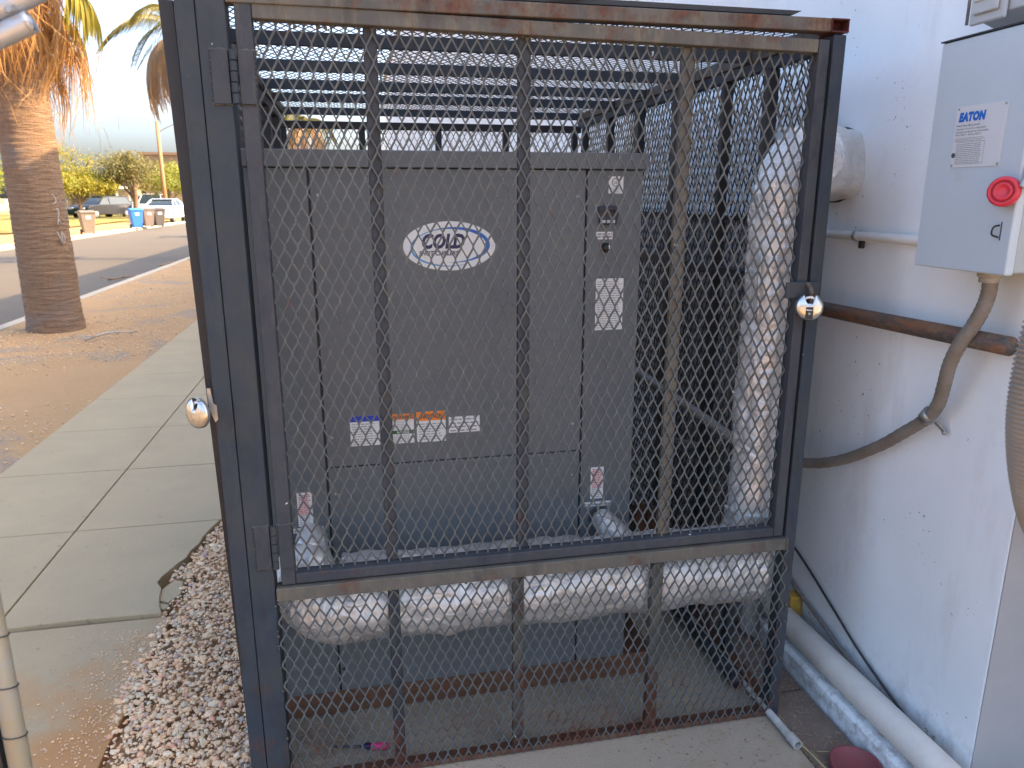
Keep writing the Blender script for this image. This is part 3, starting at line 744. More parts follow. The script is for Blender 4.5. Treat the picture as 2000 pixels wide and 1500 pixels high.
def steelpol():
    n = NT('polished_steel'); n.col((.66, .65, .62)); n.rm(n.ramp(n.noise(30, 3), .3, .7, .22, .34), 1.)
    n.bump(n.noise(400, 2, .5, (1, 1, 10)), .06, .0003); return n.m
M_POL = steelpol()
def disc_lock(label, c, axis, tilt=0, logo=True):
    c = Vector(c); ax = Vector(axis).normalized()
    t = thing('padlock', label, 'padlock', c + Vector((0, 0, -.036)), 'round padlocks on the cage')
    R0 = .036
    prof = [(.001, -.0125), (.012, -.012), (.022, -.0105), (.031, -.0078), (.035, -.003), (R0, 0), (.035, .003), (.031, .0078), (.022, .0105), (.012, .012), (.001, .0125)]
    mb = MB(); mb.lathe(prof, c, ax, 40, False)
    # cut the shackle mouth: squash the vertices of the upper notch inwards
    upv = Vector((0, 0, 1)) - ax * ax.z; upv.normalize(); sdv = ax.cross(upv)
    vs = []
    for v in mb.v:
        d = Vector(v) - c; h = d.dot(upv); s_ = d.dot(sdv)
        if h > .006 and abs(s_) < .0105 + .0: d = d - upv * (h - .006 - .15 * (h - .006)); 
        vs.append(tuple(c + d))
    mb.v = vs
    b = obj('body', mb, M_POL, t, smooth=True)
    m2 = MB()
    pts = []
    for i in range(13):
        a = R(-10 + 200 * i / 12); pts.append(c + upv * (.012 + .013 * math.sin(a)) + sdv * .0165 * math.cos(a))
    m2.tube(pts, .0042, 10); obj('shackle', m2, M_POL, t, smooth=True)
    fb = obj('band', MB().lathe([(.0361, -.0035), (.0366, 0), (.0361, .0035)], c, ax, 40, False), M_GALV, t, smooth=True)
    if logo:
        f = ax if ax.y < 0 else -ax
        rt_ = sdv if sdv.x > 0 else -sdv
        pc = c + f * .0118 - upv * .013
        pb = MB(); pw = .0095
        q = [pc + rt_ * x + upv * y + f * .0008 for x, y in ((-pw, -.018), (pw, -.018), (pw, .014), (-pw, .014))]
        q2 = [p_ - f * .003 for p_ in q]
        pb.hexa(q2, q); k_ = obj('keyway_plate', pb, M_DARK, t, bevel=.0012)
        text('Master', pc + f * .0012 + upv * .004 - rt_ * .0075, .0052, mat('white_print', (.8, .8, .8), None, .5), t, rt_, upv, bold=.0002)
        obj('keyhole', MB().lathe([(.0035, 0), (.0032, .001), (.0012, .001), (.001, .0002)], pc + f * .0008 - upv * .004, f, 14), M_GALV, t)
    return t
disc_lock('shiny round padlock with a dark keyway plate on the right post of the cage', (1.152, YF - .038, 1.272), (-.45, -.88, .05))
disc_lock('round padlock with warm golden reflections hanging off the left edge of the cage', (-.3745, YF - .018, 1.069), (-.62, -.78, .05), logo=False)

# latch lying on the roof edge
lt = thing('roof_latch', 'grey metal latch with a small chain lying on top of the cage roof edge', 'latch', (.515, 1.80, 1.999))
obj('plate', MB().prism([(.462, 2.002), (.545, 2.000), (.548, 2.006), (.475, 2.012)], 1.765, 1.81, 'y'), M_GALV, lt, bevel=.002)
c_ = MB()
for i in range(7): c_.lathe([(.003, -.0015), (.0048, 0), (.003, .0015)], (.50 + i * .011, 1.80, 2.012 + .003 * (i % 2)), (i % 2, 1 - i % 2, .2), 10, False)
obj('chain', c_, M_DARK, lt, smooth=True)
obj('barrel', MB().tube([(.545, 1.80, 2.012), (.582, 1.80, 2.016)], .008, 10), M_DARK, lt, smooth=True)

# ================================================================== CHILLER
CY = 2.04
ch = thing('chiller', 'slate grey sheet-metal chiller cabinet with an oval white badge inside the cage', 'chiller', (.265, CY + .5, .08))
obj('cabinet', B(-.262, .792, CY + .010, CY + 1.30, .088, 1.624), M_DARK, ch)
def cp_(name, x0, x1, z0, z1): return obj(name, B(x0, x1, CY, CY + .0095, z0, z1), M_CHILL, ch, bevel=.0015)
pl_ = cp_('side_panel', -.268, -.1145, .083, 1.622)
p_up = cp_('upper_panel', -.1085, .6315, .809, 1.622)
cp_('lower_panel', -.1085, .6315, .083, .8055)
pr_ = cp_('control_panel', .6375, .799, .083, 1.622)
obj('right_side_panel', B(.7925, .800, CY + .011, CY + 1.30, .083, 1.622), M_CHILL, ch)
obj('left_side_panel', B(-.270, -.2625, CY + .011, CY + 1.30, .083, 1.622), M_CHILL, ch)
obj('lid', B(-.282, .812, CY - .010, CY + 1.32, 1.6245, 1.668), M_CHILL, ch, bevel=.003)
for (x, z) in ((-.09, 1.554), (-.092, .895), (-.092, .727), (.608, .893), (.608, .730), (.609, 1.55), (-.099, .158), (.615, .16)):
    obj('screw', MB().lathe([(.0048, 0), (.0042, .0018), (.001, .0025)], (x, CY - .0002, z), (0, -1, 0), 10), M_GALV if z > .2 else M_DARK, ch)
YL = CY - .0009
M_STK = mat('sticker_white', (.74, .77, .77), None, .45); M_STKR = mat('sticker_red_print', (.62, .10, .10), None, .5)
M_NAVY = mat('navy', (.02, .018, .085), None, .5); M_LBLUE = mat('badge_blue', (.015, .14, .50), None, .5)
def fq(y): return lambda u, z, u2, z2: [(u, y, z), (u2, y, z), (u2, y, z2), (u, y, z2)]
def ellipse(cx, cz, a, b, y0, y1, n=56): return MB().prism([(cx + a * math.cos(2 * math.pi * i / n), cz + b * math.sin(2 * math.pi * i / n)) for i in range(n)], y0, y1, 'y')
bd = obj('badge', ellipse(.250, 1.421, .126, .066, YL, CY - .0001), M_STK, ch)
# swooshes: crescents
def crescent(cx, cz, a, b, t0, t1, w0, y, n=44):
    mb = MB(); vs = []
    for i in range(n + 1):
        s_ = i / n; t = R(t0 + (t1 - t0) * s_); ww = w0 * math.sin(math.pi * s_) ** 1.2 + .0004
        for q in (-1, 1): vs.append((cx + (a + q * ww) * math.cos(t), y, cz + (b + q * ww) * math.sin(t)))
    return mb.add(vs, [(2 * i, 2 * i + 1, 2 * i + 3, 2 * i + 2) for i in range(n)])
obj('swoosh', crescent(.256, 1.423, .100, .046, -95, 130, .0048, YL - .0004), M_LBLUE, bd)
obj('swoosh', crescent(.250, 1.417, .104, .050, 100, 300, .0022, YL - .0004), mat('badge_sky', (.05, .30, .62), None, .5), bd)
text('COLD', (.172, YL - .0007, 1.4165), .0515, M_NAVY, bd, bold=.0024, shear=.2, sx=.82)
text('SHOT CHILLERS', (.166, YL - .0007, 1.3965), .0170, M_NAVY, bd, bold=.0005, shear=.2, sx=.88)
text('®', (.322, YL - .0007, 1.387), .014, M_NAVY, bd)
def sticker(name, x0, x1, z0, z1, r=.003):
    return obj(name, B(x0, x1, YL, CY - .0001, z0, z1), M_STK, ch, bevel=.0003)
def band(x0, x1, z0, z1, m, par, y=YL - .0004): return obj('colour_band', MB().add(fq(y)(x0, z0, x1, z1), [(0, 1, 2, 3)]), m, par)
YP = YL - .0008
M_BBLUE = mat('band_blue', (.01, .05, .42), None, .5); M_ORANGE = mat('band_orange', (.85, .24, .02), None, .5); M_DGREEN = mat('band_green', (.01, .11, .03), None, .5)
s = sticker('sticker', -.041, .040, .867, .955); band(-.041, .040, .938, .955, M_BBLUE, s)
obj('fine_print', dashes(-.035, .035, .87, .935, 9, fq(YP)), M_FINE, s)
s = sticker('sticker', .074, .137, .867, .954); band(.074, .137, .937, .954, M_ORANGE, s); band(.074, .137, .895, .906, M_DGREEN, s)
text('WARNING', (.1055, YP, .9405), .0125, M_INK, s, bold=.0003, align='CENTER'); text('NOTICE', (.1055, YP, .8972), .0095, mat('white_print', (.8, .8, .8), None, .5), s, bold=.0002, align='CENTER')
obj('fine_print', dashes(.078, .134, .908, .936, 6, fq(YP)), M_FINE, s); obj('fine_print', dashes(.078, .134, .870, .893, 5, fq(YP)), M_FINE, s)
s = sticker('sticker', .145, .228, .866, .957); band(.145, .228, .930, .957, M_ORANGE, s)
text('NOTICE', (.1865, YP, .937), .0165, M_INK, s, bold=.0005, align='CENTER'); obj('fine_print', dashes(.151, .223, .872, .925, 7, fq(YP)), M_FINE, s)
s = sticker('sticker', .237, .327, .889, .937); obj('fine_print', dashes(.241, .323, .891, .935, 4, fq(YP), .1), M_FINE, s)
for x0, z0 in ((-.199, .636), (.669, .647)):
    s = sticker('sticker', x0, x0 + .041, z0, z0 + .103)
    obj('fine_print', dashes(x0 + .004, x0 + .037, z0 + .004, z0 + .035, 5, fq(YP)), M_FINE, s)
    obj('red_print', dashes(x0 + .005, x0 + .037, z0 + .034, z0 + .098, 12, fq(YP), .2, .55), M_STKR, s)
s = sticker('sticker', -.218, -.131, .6165, .6315); text('IN FROM PROCESS', (-.1745, YP, .620), .0098, M_INK, s, bold=.0002, align='CENTER', sx=.92)
s = sticker('sticker', .652, .737, .6215, .6365); text('TO / FROM PROCESS', (.6945, YP, .625), .0088, M_INK, s, bold=.0002, align='CENTER', sx=.9)
s = sticker('sticker', .698, .741, 1.560, 1.606)
obj('mark_ring', crescent(.718, 1.590, .0105, .0105, 0, 360, .0007, YP, 30), M_INK, s); text('UL', (.7115, YP, 1.5855), .011, M_INK, s)
obj('fine_print', dashes(.702, .738, 1.562, 1.577, 3, fq(YP)), M_FINE, s)
s = sticker('spec_plate', .669, .752, 1.174, 1.324)
obj('fine_print', dashes(.673, .748, 1.178, 1.318, 21, fq(YP), .15), M_FINE, s)
obj('plate_edge', MB().add(fq(YL - .0004)(.667, 1.324, .754, 1.3265), [(0, 1, 2, 3)]), M_INK, s)
ct = obj('controller', MB().prism([(.672, 1.474), (.722, 1.474), (.728, 1.522), (.712, 1.527), (.682, 1.527), (.668, 1.522)], CY - .012, CY - .0002, 'y'), mat('controller_blue', (.022, .026, .05), None, .35), ch, bevel=.003)
for i in range(3): obj('button', B(.678 + i * .014, .688 + i * .014, CY - .0135, CY - .0121, 1.480, 1.488), mat('button_grey', (.45, .5, .52), None, .5), ct, bevel=.0005)
obj('display', B(.678, .717, CY - .0128, CY - .0121, 1.497, 1.516), mat('display', (.01, .01, .02), None, .15), ct)
s = obj('sticker', B(.666, .714, YL, CY - .0001, 1.434, 1.455), M_STK, ch); obj('fine_print', dashes(.669, .712, 1.437, 1.452, 2, fq(YP), .05, .6), M_FINE, s)
kb = obj('selector_knob', MB().lathe([(.014, 0), (.0135, .008), (.0105, .010), (.0095, .020), (.008, .021)], (.692, CY - .0002, 1.411), (0, -1, 0), 20), mat('black_plastic', (.012, .012, .014), None, .35), ch, smooth=True)
obj('pointer', B(.697, .700, CY - .0215, CY - .0205, 1.409, 1.420), M_STK, kb)
for x in (-.165, .70): obj('pipe_hole', MB().lathe([(.036, 0), (.036, .001)], (x, CY - .0004, .585), (0, -1, 0), 24), M_INK, ch)

M_WOOD = mat('stained_wood', (.16, .075, .04), (.10, .05, .03), .8, 0, 12, .4, 60, .002, (1, 1, 6))
sk = thing('wooden_skid', 'reddish brown wooden skid beams lying under the chiller cabinet', 'skid', (.3, CY, 0))
obj('beam', B(-.275, .905, CY + .003, CY + .09, .002, .0825), M_WOOD, sk, bevel=.004)
obj('beam', B(-.275, .905, CY + 1.15, CY + 1.24, .002, .0825), M_WOOD, sk, bevel=.004)
obj('beam', B(.815, .905, CY + .091, CY + 1.149, .002, .0825), M_WOOD, sk, bevel=.004)
lb = thing('leaning_boards', 'brown boards standing in the dark corner behind the foil duct', 'boards', (1.05, 2.45, 0))
for i, x in enumerate((1.0, 1.062, 1.118)): obj('board', MB().beam((x, 2.42 + .03 * i, .003), (x + .01, 2.47 + .03 * i, .42 - .03 * i), .045, .02, (0, 1, 0)), M_WOOD, lb, bevel=.002)

# corrugated sheet added in place of the lower wall lying in shade
n_ = NT('wall_shade_sheet'); n_.col(n_.mix(n_.ramp(n_.noise(5, 5, .7), .3, .7), (.62, .58, .54), (.46, .43, .41))); n_.rm(.7); n_.bump(n_.noise(30, 4), .3, .003)
mb = MB(); nn = 150; vs = []
for i in range(nn + 1):
    y = 2.12 + 2.9 * i / nn; x = 1.335 + .012 * math.sin(i * .9)
    vs += [(x, y, 0.0), (x, y, 1.47), (x + .004, y, 1.47), (x + .004, y, 0)]
mb.add(vs, [(4 * i + a, 4 * i + 4 + a, 4 * i + 4 + b, 4 * i + b) for i in range(nn) for a, b in ((0, 1), (1, 2), (2, 3), (3, 0))])
t = thing('wall_shade_panel', 'added corrugated sheet standing in for the shaded lower wall beside the cage', 'panel', (1.335, 3.5, 0))
obj('sheet', mb, n_.m, t); obj('top_rail', B(1.318, 1.350, 2.12, 5.02, 1.4705, 1.485), M_DARK, t)

# ================================================================== FOIL DUCTS
def foiltube(pts, r, n=64, sm=22, amp=.10, seed=0):
    def f(t, a, p):
        q = Vector((p.x * 7 + seed, p.y * 7, p.z * 7)); c = Vector((math.cos(a), math.sin(a), 0)) * 1.1
        k = noise.noise(q + c) * amp + abs(noise.noise((q + c) * 2.6)) * amp * .75
        k += (noise.noise(q * 5.5 + c * 5) * .18 + noise.noise(q * 11 + c * 9) * .07) * amp * 2.2
        return 1 + k
    return MB().tube(pts, r, n, fr=f, smooth=sm)
d1 = thing('foil_riser_duct', 'crumpled silver foil duct rising beside the chiller and elbowing into the wall', 'duct', (1.17, 1.93, .5))
obj('riser', foiltube([(1.17, 1.93, .50), (1.172, 1.94, .8), (1.175, 1.95, 1.1), (1.18, 1.955, 1.35), (1.182, 1.955, 1.5), (1.190, 1.958, 1.59), (1.222, 1.975, 1.645), (1.27, 2.01, 1.66), (1.33, 2.06, 1.655)], lambda t: .079 + .016 * max(0, t - .75) * 4 * .9, seed=1, sm=26, amp=.13), M_FOIL2, d1, smooth=True)
def squarish(t, a, p):
    q = Vector((p.x * 9, p.y * 9, p.z * 9 + a)); b = a + math.pi / 4; e = 1 / (abs(math.cos(b)) ** 3.6 + abs(math.sin(b)) ** 3.6) ** (1 / 3.6)
    return e * (1 + .10 * noise.noise(q) + .04 * noise.noise(q * 3.1)) * (1 - .10 * max(0, .12 - t) * 8)
obj('wall_sleeve', MB().tube([(1.265, 2.06, 1.648), (1.29, 2.075, 1.648), (1.36, 2.105, 1.647), (1.43, 2.135, 1.646), (1.499, 2.15, 1.646)], .104, 72, fr=squarish, smooth=18), M_FTAPE, d1, smooth=True)
obj('seal', MB().tube([(1.484, 2.145, 1.648), (1.4985, 2.15, 1.648)], .112, 60, fr=squarish), mat('black_mastic', (.015, .013, .012), None, .7), d1, smooth=True)
obj('foil_strip', MB().tube([(1.108, 1.90, 1.20), (1.100, 1.90, 1.32), (1.103, 1.90, 1.40)], .006, 6, smooth=4), M_FOIL, d1, smooth=True)
d2 = thing('foil_header_duct', 'long silver embossed foil duct lying level across the front of the chiller', 'duct', (.5, 1.92, .34))
obj('header', foiltube([(-.165, 1.975, .60), (-.175, 1.945, .56), (-.17, 1.925, .515), (-.115, 1.915, .475), (.0, 1.912, .466), (.25, 1.912, .464), (.5, 1.912, .461), (.75, 1.912, .455), (1.0, 1.914, .452), (1.11, 1.92, .450), (1.158, 1.92, .452)], lambda t: .050 + .066 * min(1, t * 3.2) ** .7, 52, 16, .12, 9), M_FOIL, d2, smooth=True)
obj('inlet', foiltube([(-.165, 2.035, .60), (-.165, 1.99, .605), (-.168, 1.95, .59)], .044, 32, 8, .1, 3), M_FOIL, d2, smooth=True)
obj('outlet', foiltube([(.702, 2.035, .585), (.712, 2.0, .575), (.745, 1.965, .54), (.80, 1.93, .49)], lambda t: .033 + .012 * t, 32, 10, .08, 2), M_FOIL, d2, smooth=True)
obj('collar', foiltube([(1.10, 1.92, .42), (1.16, 1.925, .47), (1.175, 1.93, .56), (1.175, 1.935, .62)], lambda t: .112 - .026 * t, 48, 12, .13, 8), M_FOIL, d2, smooth=True)
d3 = thing('foil_stub_duct', 'short dull foil-wrapped pipe drooping behind the right end of the header duct', 'duct', (.86, 2.0, .25))
obj('stub', foiltube([(.86, 1.95, .37), (.865, 2.0, .30), (.875, 2.12, .25), (.88, 2.4, .235)], .045, 32, 8, .1, 14), M_FTAPE, d3, smooth=True)
# pipe behind, hoses on the floor
tag(obj('conduit', MB().tube([(1.10, 3.6, .88), (1.10, 2.86, .862), (1.105, 2.3, .842), (1.11, 1.99, .828)], .0165, 14), mat('grey_pipe', (.30, .27, .23), (.22, .20, .17), .6, 0, 20)), 'slim grey-tan pipe running level inside the cage right of the chiller', 'pipe')
tag(obj('hose', MB().tube([(1.05, 3.2, .10), (1.09, 2.7, .07), (1.12, 2.39, .045), (1.135, 2.1, .03), (1.14, 1.9, .025)], .020, 14, smooth=8), mat('black_rubber', (.02, .022, .026), (.04, .04, .04), .6, 0, 20), smooth=True), 'thick black hose on the concrete inside the right side of the cage', 'hose')
pv_ = thing('drain_tube', 'dirty white plastic drain tube poking out under the right corner of the cage', 'pipe', (1.175, 1.62, 0))
M_PVC = mat('dirty_pvc', (.55, .56, .54), (.33, .31, .27), .5, 0, 25, .2)
dm = MB(); dm.tube([(1.165, 2.5, .020), (1.168, 2.1, .018), (1.172, 1.75, .016), (1.178, 1.625, .014)], .0115, 16, False); dm.tube([(1.178, 1.625, .014), (1.172, 1.75, .016)], .0088, 16, False)
obj('tube', dm, M_PVC, pv_, smooth=True)
cp2 = MB(); 
for r_ in (.0148, .0110): cp2.tube([(1.1765, 1.655, .0155), (1.179, 1.617, .0150)], r_, 18, False)
cp2.lathe([(.0110, 0), (.0148, 0)], (1.179, 1.617, .0150), (0, -1, 0), 18, False)
obj('socket', cp2, M_PVC, pv_, smooth=True)
ld = thing('plastic_lid', 'dusty dark red round plastic bucket lid on the pavers by the wall', 'lid', (1.318, 1.50, -.01))
M_LID = mat('dusty_red', (.24, .045, .055), (.19, .06, .06), .55, 0, 25, .1)
obj('disc', MB().lathe([(.001, .008), (.058, .008), (.060, .014), (.066, .015), (.069, .012), (.069, -.002)], (1.30, 1.525, .0), (0, 0, 1), 48, False), M_LID, ld, smooth=True)
sc_ = thing('screwdriver', 'screwdriver with a pink handle and dark shaft lying on the concrete in the cage', 'screwdriver', (-.05, 1.88, .008))
M_PINK = mat('pink_plastic', (.72, .05, .20), None, .4)
a = Vector((-.135, 1.895, .006)); b = Vector((.030, 1.856, .012)); dd = (b - a)
obj('shaft', MB().tube([a, a + dd * .48], .0032, 10), mat('shaft_grey', (.08, .085, .11), None, .35, .6), sc_, smooth=True)
obj('ferrule', MB().lathe([(.004, 0), (.009, .006), (.010, .02), (.0085, .03)], a + dd * .47, dd, 14), mat('navy_plastic', (.015, .012, .05), None, .4), sc_, smooth=True)
obj('handle', MB().lathe([(.008, 0), (.0105, .01), (.009, .02), (.0105, .035), (.0105, .045), (.007, .052)], a + dd * .64, dd, 14), M_PINK, sc_, smooth=True)

# ================================================================== NEAR GATE POST AT LEFT
gp = thing('gate_post', 'slim galvanised gate post with wire ties at the left edge, a tube clamped on top', 'post', (-.447, .9, 0))
obj('pole', MB().tube([(-.447, .9, -.02), (-.447, .9, 1.72)], .0125, 18), mat('stained_galvanised', (.25, .26, .24), (.28, .235, .14), .5, .2, 14, .2, None, .001, (1, 1, 3)), gp, smooth=True)
obj('flat_bar', B(-.492, -.466, .898, .912, -.02, 1.70), M_DARK, gp)
for z in (.90, .97, 1.04, 1.11, 1.3, 1.5): obj('wire_tie', MB().tube([(-.447 + .0135 * math.cos(i * .55), .9 + .0135 * math.sin(i * .55), z + .004 * math.cos(i * .55 + 2)) for i in range(13)], .0009, 6), M_DARK, gp, smooth=True)
M_GALVB = mat('pale_galvanised', (.50, .53, .56), (.42, .45, .48), .38, .5, 12)
gt = MB(); gt.tube([(-.60, .85, 1.565), (-.322, .85, 1.699), (-.297, .85, 1.711), (-.2925, .85, 1.713)], lambda t: .0105 if t < .9 else .007, 16, smooth=4)
obj('tube', gt, M_GALVB, gp, smooth=True)
obj('tube', MB().tube([(-.60, .852, 1.588), (-.319, .852, 1.723), (-.282, .852, 1.742), (-.15, .852, 1.81)], .0105, 16), M_GALVB, gp, smooth=True)
for x, z in ((-.306, 1.718), (-.322, 1.709)):
    obj('bolt', MB().lathe([(.0045, 0), (.0045, .004), (.003, .006)], (x, .8405, z + .002), (0, -1, 0), 6), M_GALV, gp)

# ================================================================== STREET SIDE: near palm
def trunk_mesh(cx, cy, z0, z1, r0, r1, nr=260, na=56):
    mb = MB(); vs = []
    for j in range(nr + 1):
        t = j / nr; z = z0 + (z1 - z0) * t
        r = r1 + (r0 - r1) * (1 - t) ** 1.4
        r *= 1 + .06 * max(0, 1 - (z - z0) / .25)
        ring = ((z * 17 + .5 * math.sin(z * 3)) % 1)
        for k_ in range(na):
            a = 2 * math.pi * k_ / na
            zz = z + .03 * noise.noise(Vector((math.cos(a) * 1.3, math.sin(a) * 1.3, z * 1.5)))
            rg = ((zz * 17 + 1.2 * noise.noise(Vector((math.cos(a), math.sin(a), zz * 2)))) % 1)
            q = r * (1 + .030 * (rg ** 2) - .016 + .03 * noise.noise(Vector((math.cos(a) * 2, math.sin(a) * 2, z * 4))) + .016 * noise.noise(Vector((math.cos(a) * 9, math.sin(a) * 9, z * 20))))
            vs.append((cx + q * math.cos(a), cy + q * math.sin(a), z))
    mb.add(vs, [(j * na + k_, j * na + (k_ + 1) % na, (j + 1) * na + (k_ + 1) % na, (j + 1) * na + k_) for j in range(nr) for k_ in range(na)])
    return mb
PX, PY = -3.62, 9.87
pt = thing('palm_tree', 'thick-trunked fan palm on the dirt verge with a shaggy skirt of dead golden fronds', 'palm tree', (PX, PY, 0))
obj('trunk', trunk_mesh(PX, PY, -.05, 4.4, .305, .27), M_BARK, pt, smooth=True)
def ribbon(mb, pts, w0, w1, side):
    n = len(pts); vs = []
    for i, p in enumerate(pts):
        ww = w0 + (w1 - w0) * i / (n - 1)
        vs += [p - side * ww, p + side * ww]
    mb.add(vs, [(2 * i, 2 * i + 1, 2 * i + 3, 2 * i + 2) for i in range(n - 1)])
def fan_frond(hang, nleaf=30, ln=1.0, pet=.7, rise=.2, wisps=6, wd=.016):
    """fan frond in local space: leaves the trunk along +x; hang 0..1 = how limp it is"""
    mb = MB(); pp = []
    for i in range(7):
        t = i / 6; pp.append(Vector((pet * t * (1 - .3 * hang * t), .03 * math.sin(t * 3), rise * math.sin(t * 2.2) - hang * pet * .75 * t * t)))
    mb.tube(pp, lambda t: .017 - .007 * t, 6)
    e = pp[-1]; d0 = (pp[-1] - pp[-2]).normalized()
    for k_ in range(nleaf):
        s_ = (k_ / (nleaf - 1) - .5) * 2; az = s_ * R(75 - 35 * hang)
        d = Vector((math.cos(az) * d0.x + .05, math.sin(az), d0.z * math.cos(az) * .5)).normalized()
        l = ln * random.uniform(.75, 1.1) * (1 - .25 * abs(s_)); pts = []; p = e.copy(); dr_ = d.copy(); st = l / 6
        for i in range(7):
            pts.append(p.copy()); g_ = (.16 + .42 * hang) * (i + .6) / 2.4
            dr_ = (dr_ + Vector((random.uniform(-.05, .05), random.uniform(-.05, .05), -g_))).normalized(); p = p + dr_ * st
        side = dr_.cross(Vector((random.uniform(-1, 1), random.uniform(-1, 1), .2))).normalized()
        ribbon(mb, pts, wd * .55, wd * .10, side)
    for k_ in range(wisps):
        p = e + Vector((random.uniform(-.3, .4), random.uniform(-.3, .3), random.uniform(-.3, 0))); pts = []
        dr_ = Vector((random.uniform(-.4, .6), random.uniform(-.4, .4), -1)).normalized()
        for i in range(8):
            pts.append(p.copy()); dr_ = (dr_ + Vector((random.uniform(-.4, .4), random.uniform(-.4, .4), -.25))).normalized(); p = p + dr_ * random.uniform(.08, .15)
        ribbon(mb, pts, .0028, .0018, dr_.cross(Vector((random.uniform(-1, 1), 1, 0))).normalized())
    return mb
def mesh_of(mb, name, m):
    me = bpy.data.meshes.new(name); me.from_pydata([tuple(v) for v in mb.v], [], mb.f); me.materials.append(m); return me
dead = [mesh_of(fan_frond(.95, 34, random.uniform(.75, 1.0), .62, .10, 12), 'dead_frond', M_DEAD) for _ in range(6)]
deadg = [mesh_of(fan_frond(.95, 30, .8, .6, .08, 12), 'dead_frond', M_DEAD2) for _ in range(2)]
grn = [mesh_of(fan_frond(.85, 44, .62, .85, .22, 0, .03), 'green_frond', M_GREEN) for _ in range(3)]
def put(me, name, parent, loc, az, pitch=0, sc=1.):
    o = bpy.data.objects.new(name, me); COL.objects.link(o); o.parent = parent; o.location = loc
    o.rotation_euler = (random.uniform(-.2, .2), pitch, az); o.scale = (sc,) * 3; return o
for i in range(74):
    az = random.uniform(0, 6.283); z = 3.42 + 1.0 * random.random()
    me = random.choice(dead) if random.random() < .85 else random.choice(deadg)
    if math.cos(az) > .45 and random.random() < .72: continue
    rr = .24; z += .12 + (.30 if math.sin(az) < .2 else 0)
    put(me, 'dead_frond', pt, (rr * math.cos(az), rr * math.sin(az), z), az, random.uniform(.05, .55), random.uniform(.8, 1.12))
for az, z, p_ in ((-.30, 4.15, .15), (-.18, 4.2, .1), (.4, 4.2, .1), (1.4, 4.1, .1), (2.6, 4.1, .1), (3.6, 4.1, 0), (4.4, 4.2, .1)):
    put(random.choice(grn), 'green_frond', pt, (.2 * math.cos(az), .2 * math.sin(az), z), az, p_, .98)
for i in range(26):
    az = i * 2.4; put(random.choice(grn), 'green_frond', pt, (.12 * math.cos(az), .12 * math.sin(az), 4.45 + .02 * i), az, -random.uniform(.3, 1.3), random.uniform(1., 1.5))
# chalky scrawls on the bark, facing the street corner
def onbark(px, pz): # point on trunk from angle offset and height
    a = math.atan2(-PY, -PX) + px; return Vector((PX + .315 * math.cos(a), PY + .315 * math.sin(a), pz))
M_CHALK = mat('chalk', (.55, .52, .48), (.40, .37, .33), .9, 0, 90)
for st in ([(.42, 1.58), (.50, 1.56), (.54, 1.50), (.40, 1.47)], [(.50, 1.40), (.56, 1.42), (.58, 1.36), (.52, 1.31)], [(.48, 1.24), (.54, 1.30), (.62, 1.25)], [(.42, 1.16), (.52, 1.08), (.58, 1.02)], [(.60, 1.16), (.58, 1.08), (.66, 1.03)], [(.66, 1.14), (.70, 1.05)]):
    obj('chalk_scrawl', MB().tube([onbark(x + .08, z) for x, z in st], .006, 6, smooth=4), M_CHALK, pt, smooth=True)

# second palm: feather fronds drooping from behind the cage post
def feather(ln=2.4, droop=1.0):
    mb = MB(); pts = []; p = Vector((0, 0, 0)); d = Vector((1, 0, .55)).normalized(); n = 16
    for i in range(n): pts.append(p.copy()); d = (d + Vector((0, 0, -.17 * droop * (1 + i * .07)))).normalized(); p = p + d * ln / n
    mb.tube(pts, lambda t: .02 - .014 * t, 5)
    for i in range(2, n):
        for q in range(5):
            for sg in (-1, 1):
                b_ = pts[i - 1].lerp(pts[i], q / 5); tt = i / n; l = .50 * math.sin(math.pi * (.15 + .75 * tt)) * random.uniform(.8, 1.1)
                e = b_ + Vector((.15, sg * .45, -.75 - .3 * random.random())).normalized() * l
                m_ = b_.lerp(e, .5) + Vector((0, sg * .06, .05)); ribbon(mb, [b_, m_, e], .013, .004, Vector((1, 0, .3)).normalized())
    return mb
fe = [mesh_of(feather(2.6, 1.1), 'dead_frond', M_DEAD2) for _ in range(3)]
feg = [mesh_of(feather(2.6, .9), 'green_frond', M_LEAF2) for _ in range(2)]
def feather_palm(label, x, y, h, r, nd, ng, sc=1., azs=None):
    t = thing('palm_tree', label, 'palm tree', (x, y, 0))
    obj('trunk', trunk_mesh(x, y, -.05, h, r * 1.1, r, 60, 20), M_BARK, t, smooth=True)
    for i in range(nd):
        az = random.uniform(0, 6.283) if azs is None or i >= len(azs) else azs[i]
        put(random.choice(fe), 'dead_frond', t, (0, 0, h - .1), az, random.uniform(.1, .6), sc * random.uniform(.8, 1.1))
    for i in range(ng): put(random.choice(feg), 'green_frond', t, (0, 0, h + .05), i * 2.4, -random.uniform(0, .7), sc)
    return t
feather_palm('slender palm with drooping tan fronds, its crown beside the top of the cage post', -4.05, 22, 5.6, .16, 24, 8, 1., [3.1, 3.5, 2.8, 3.9, 4.3, 2.4, 3.3, 3.0])

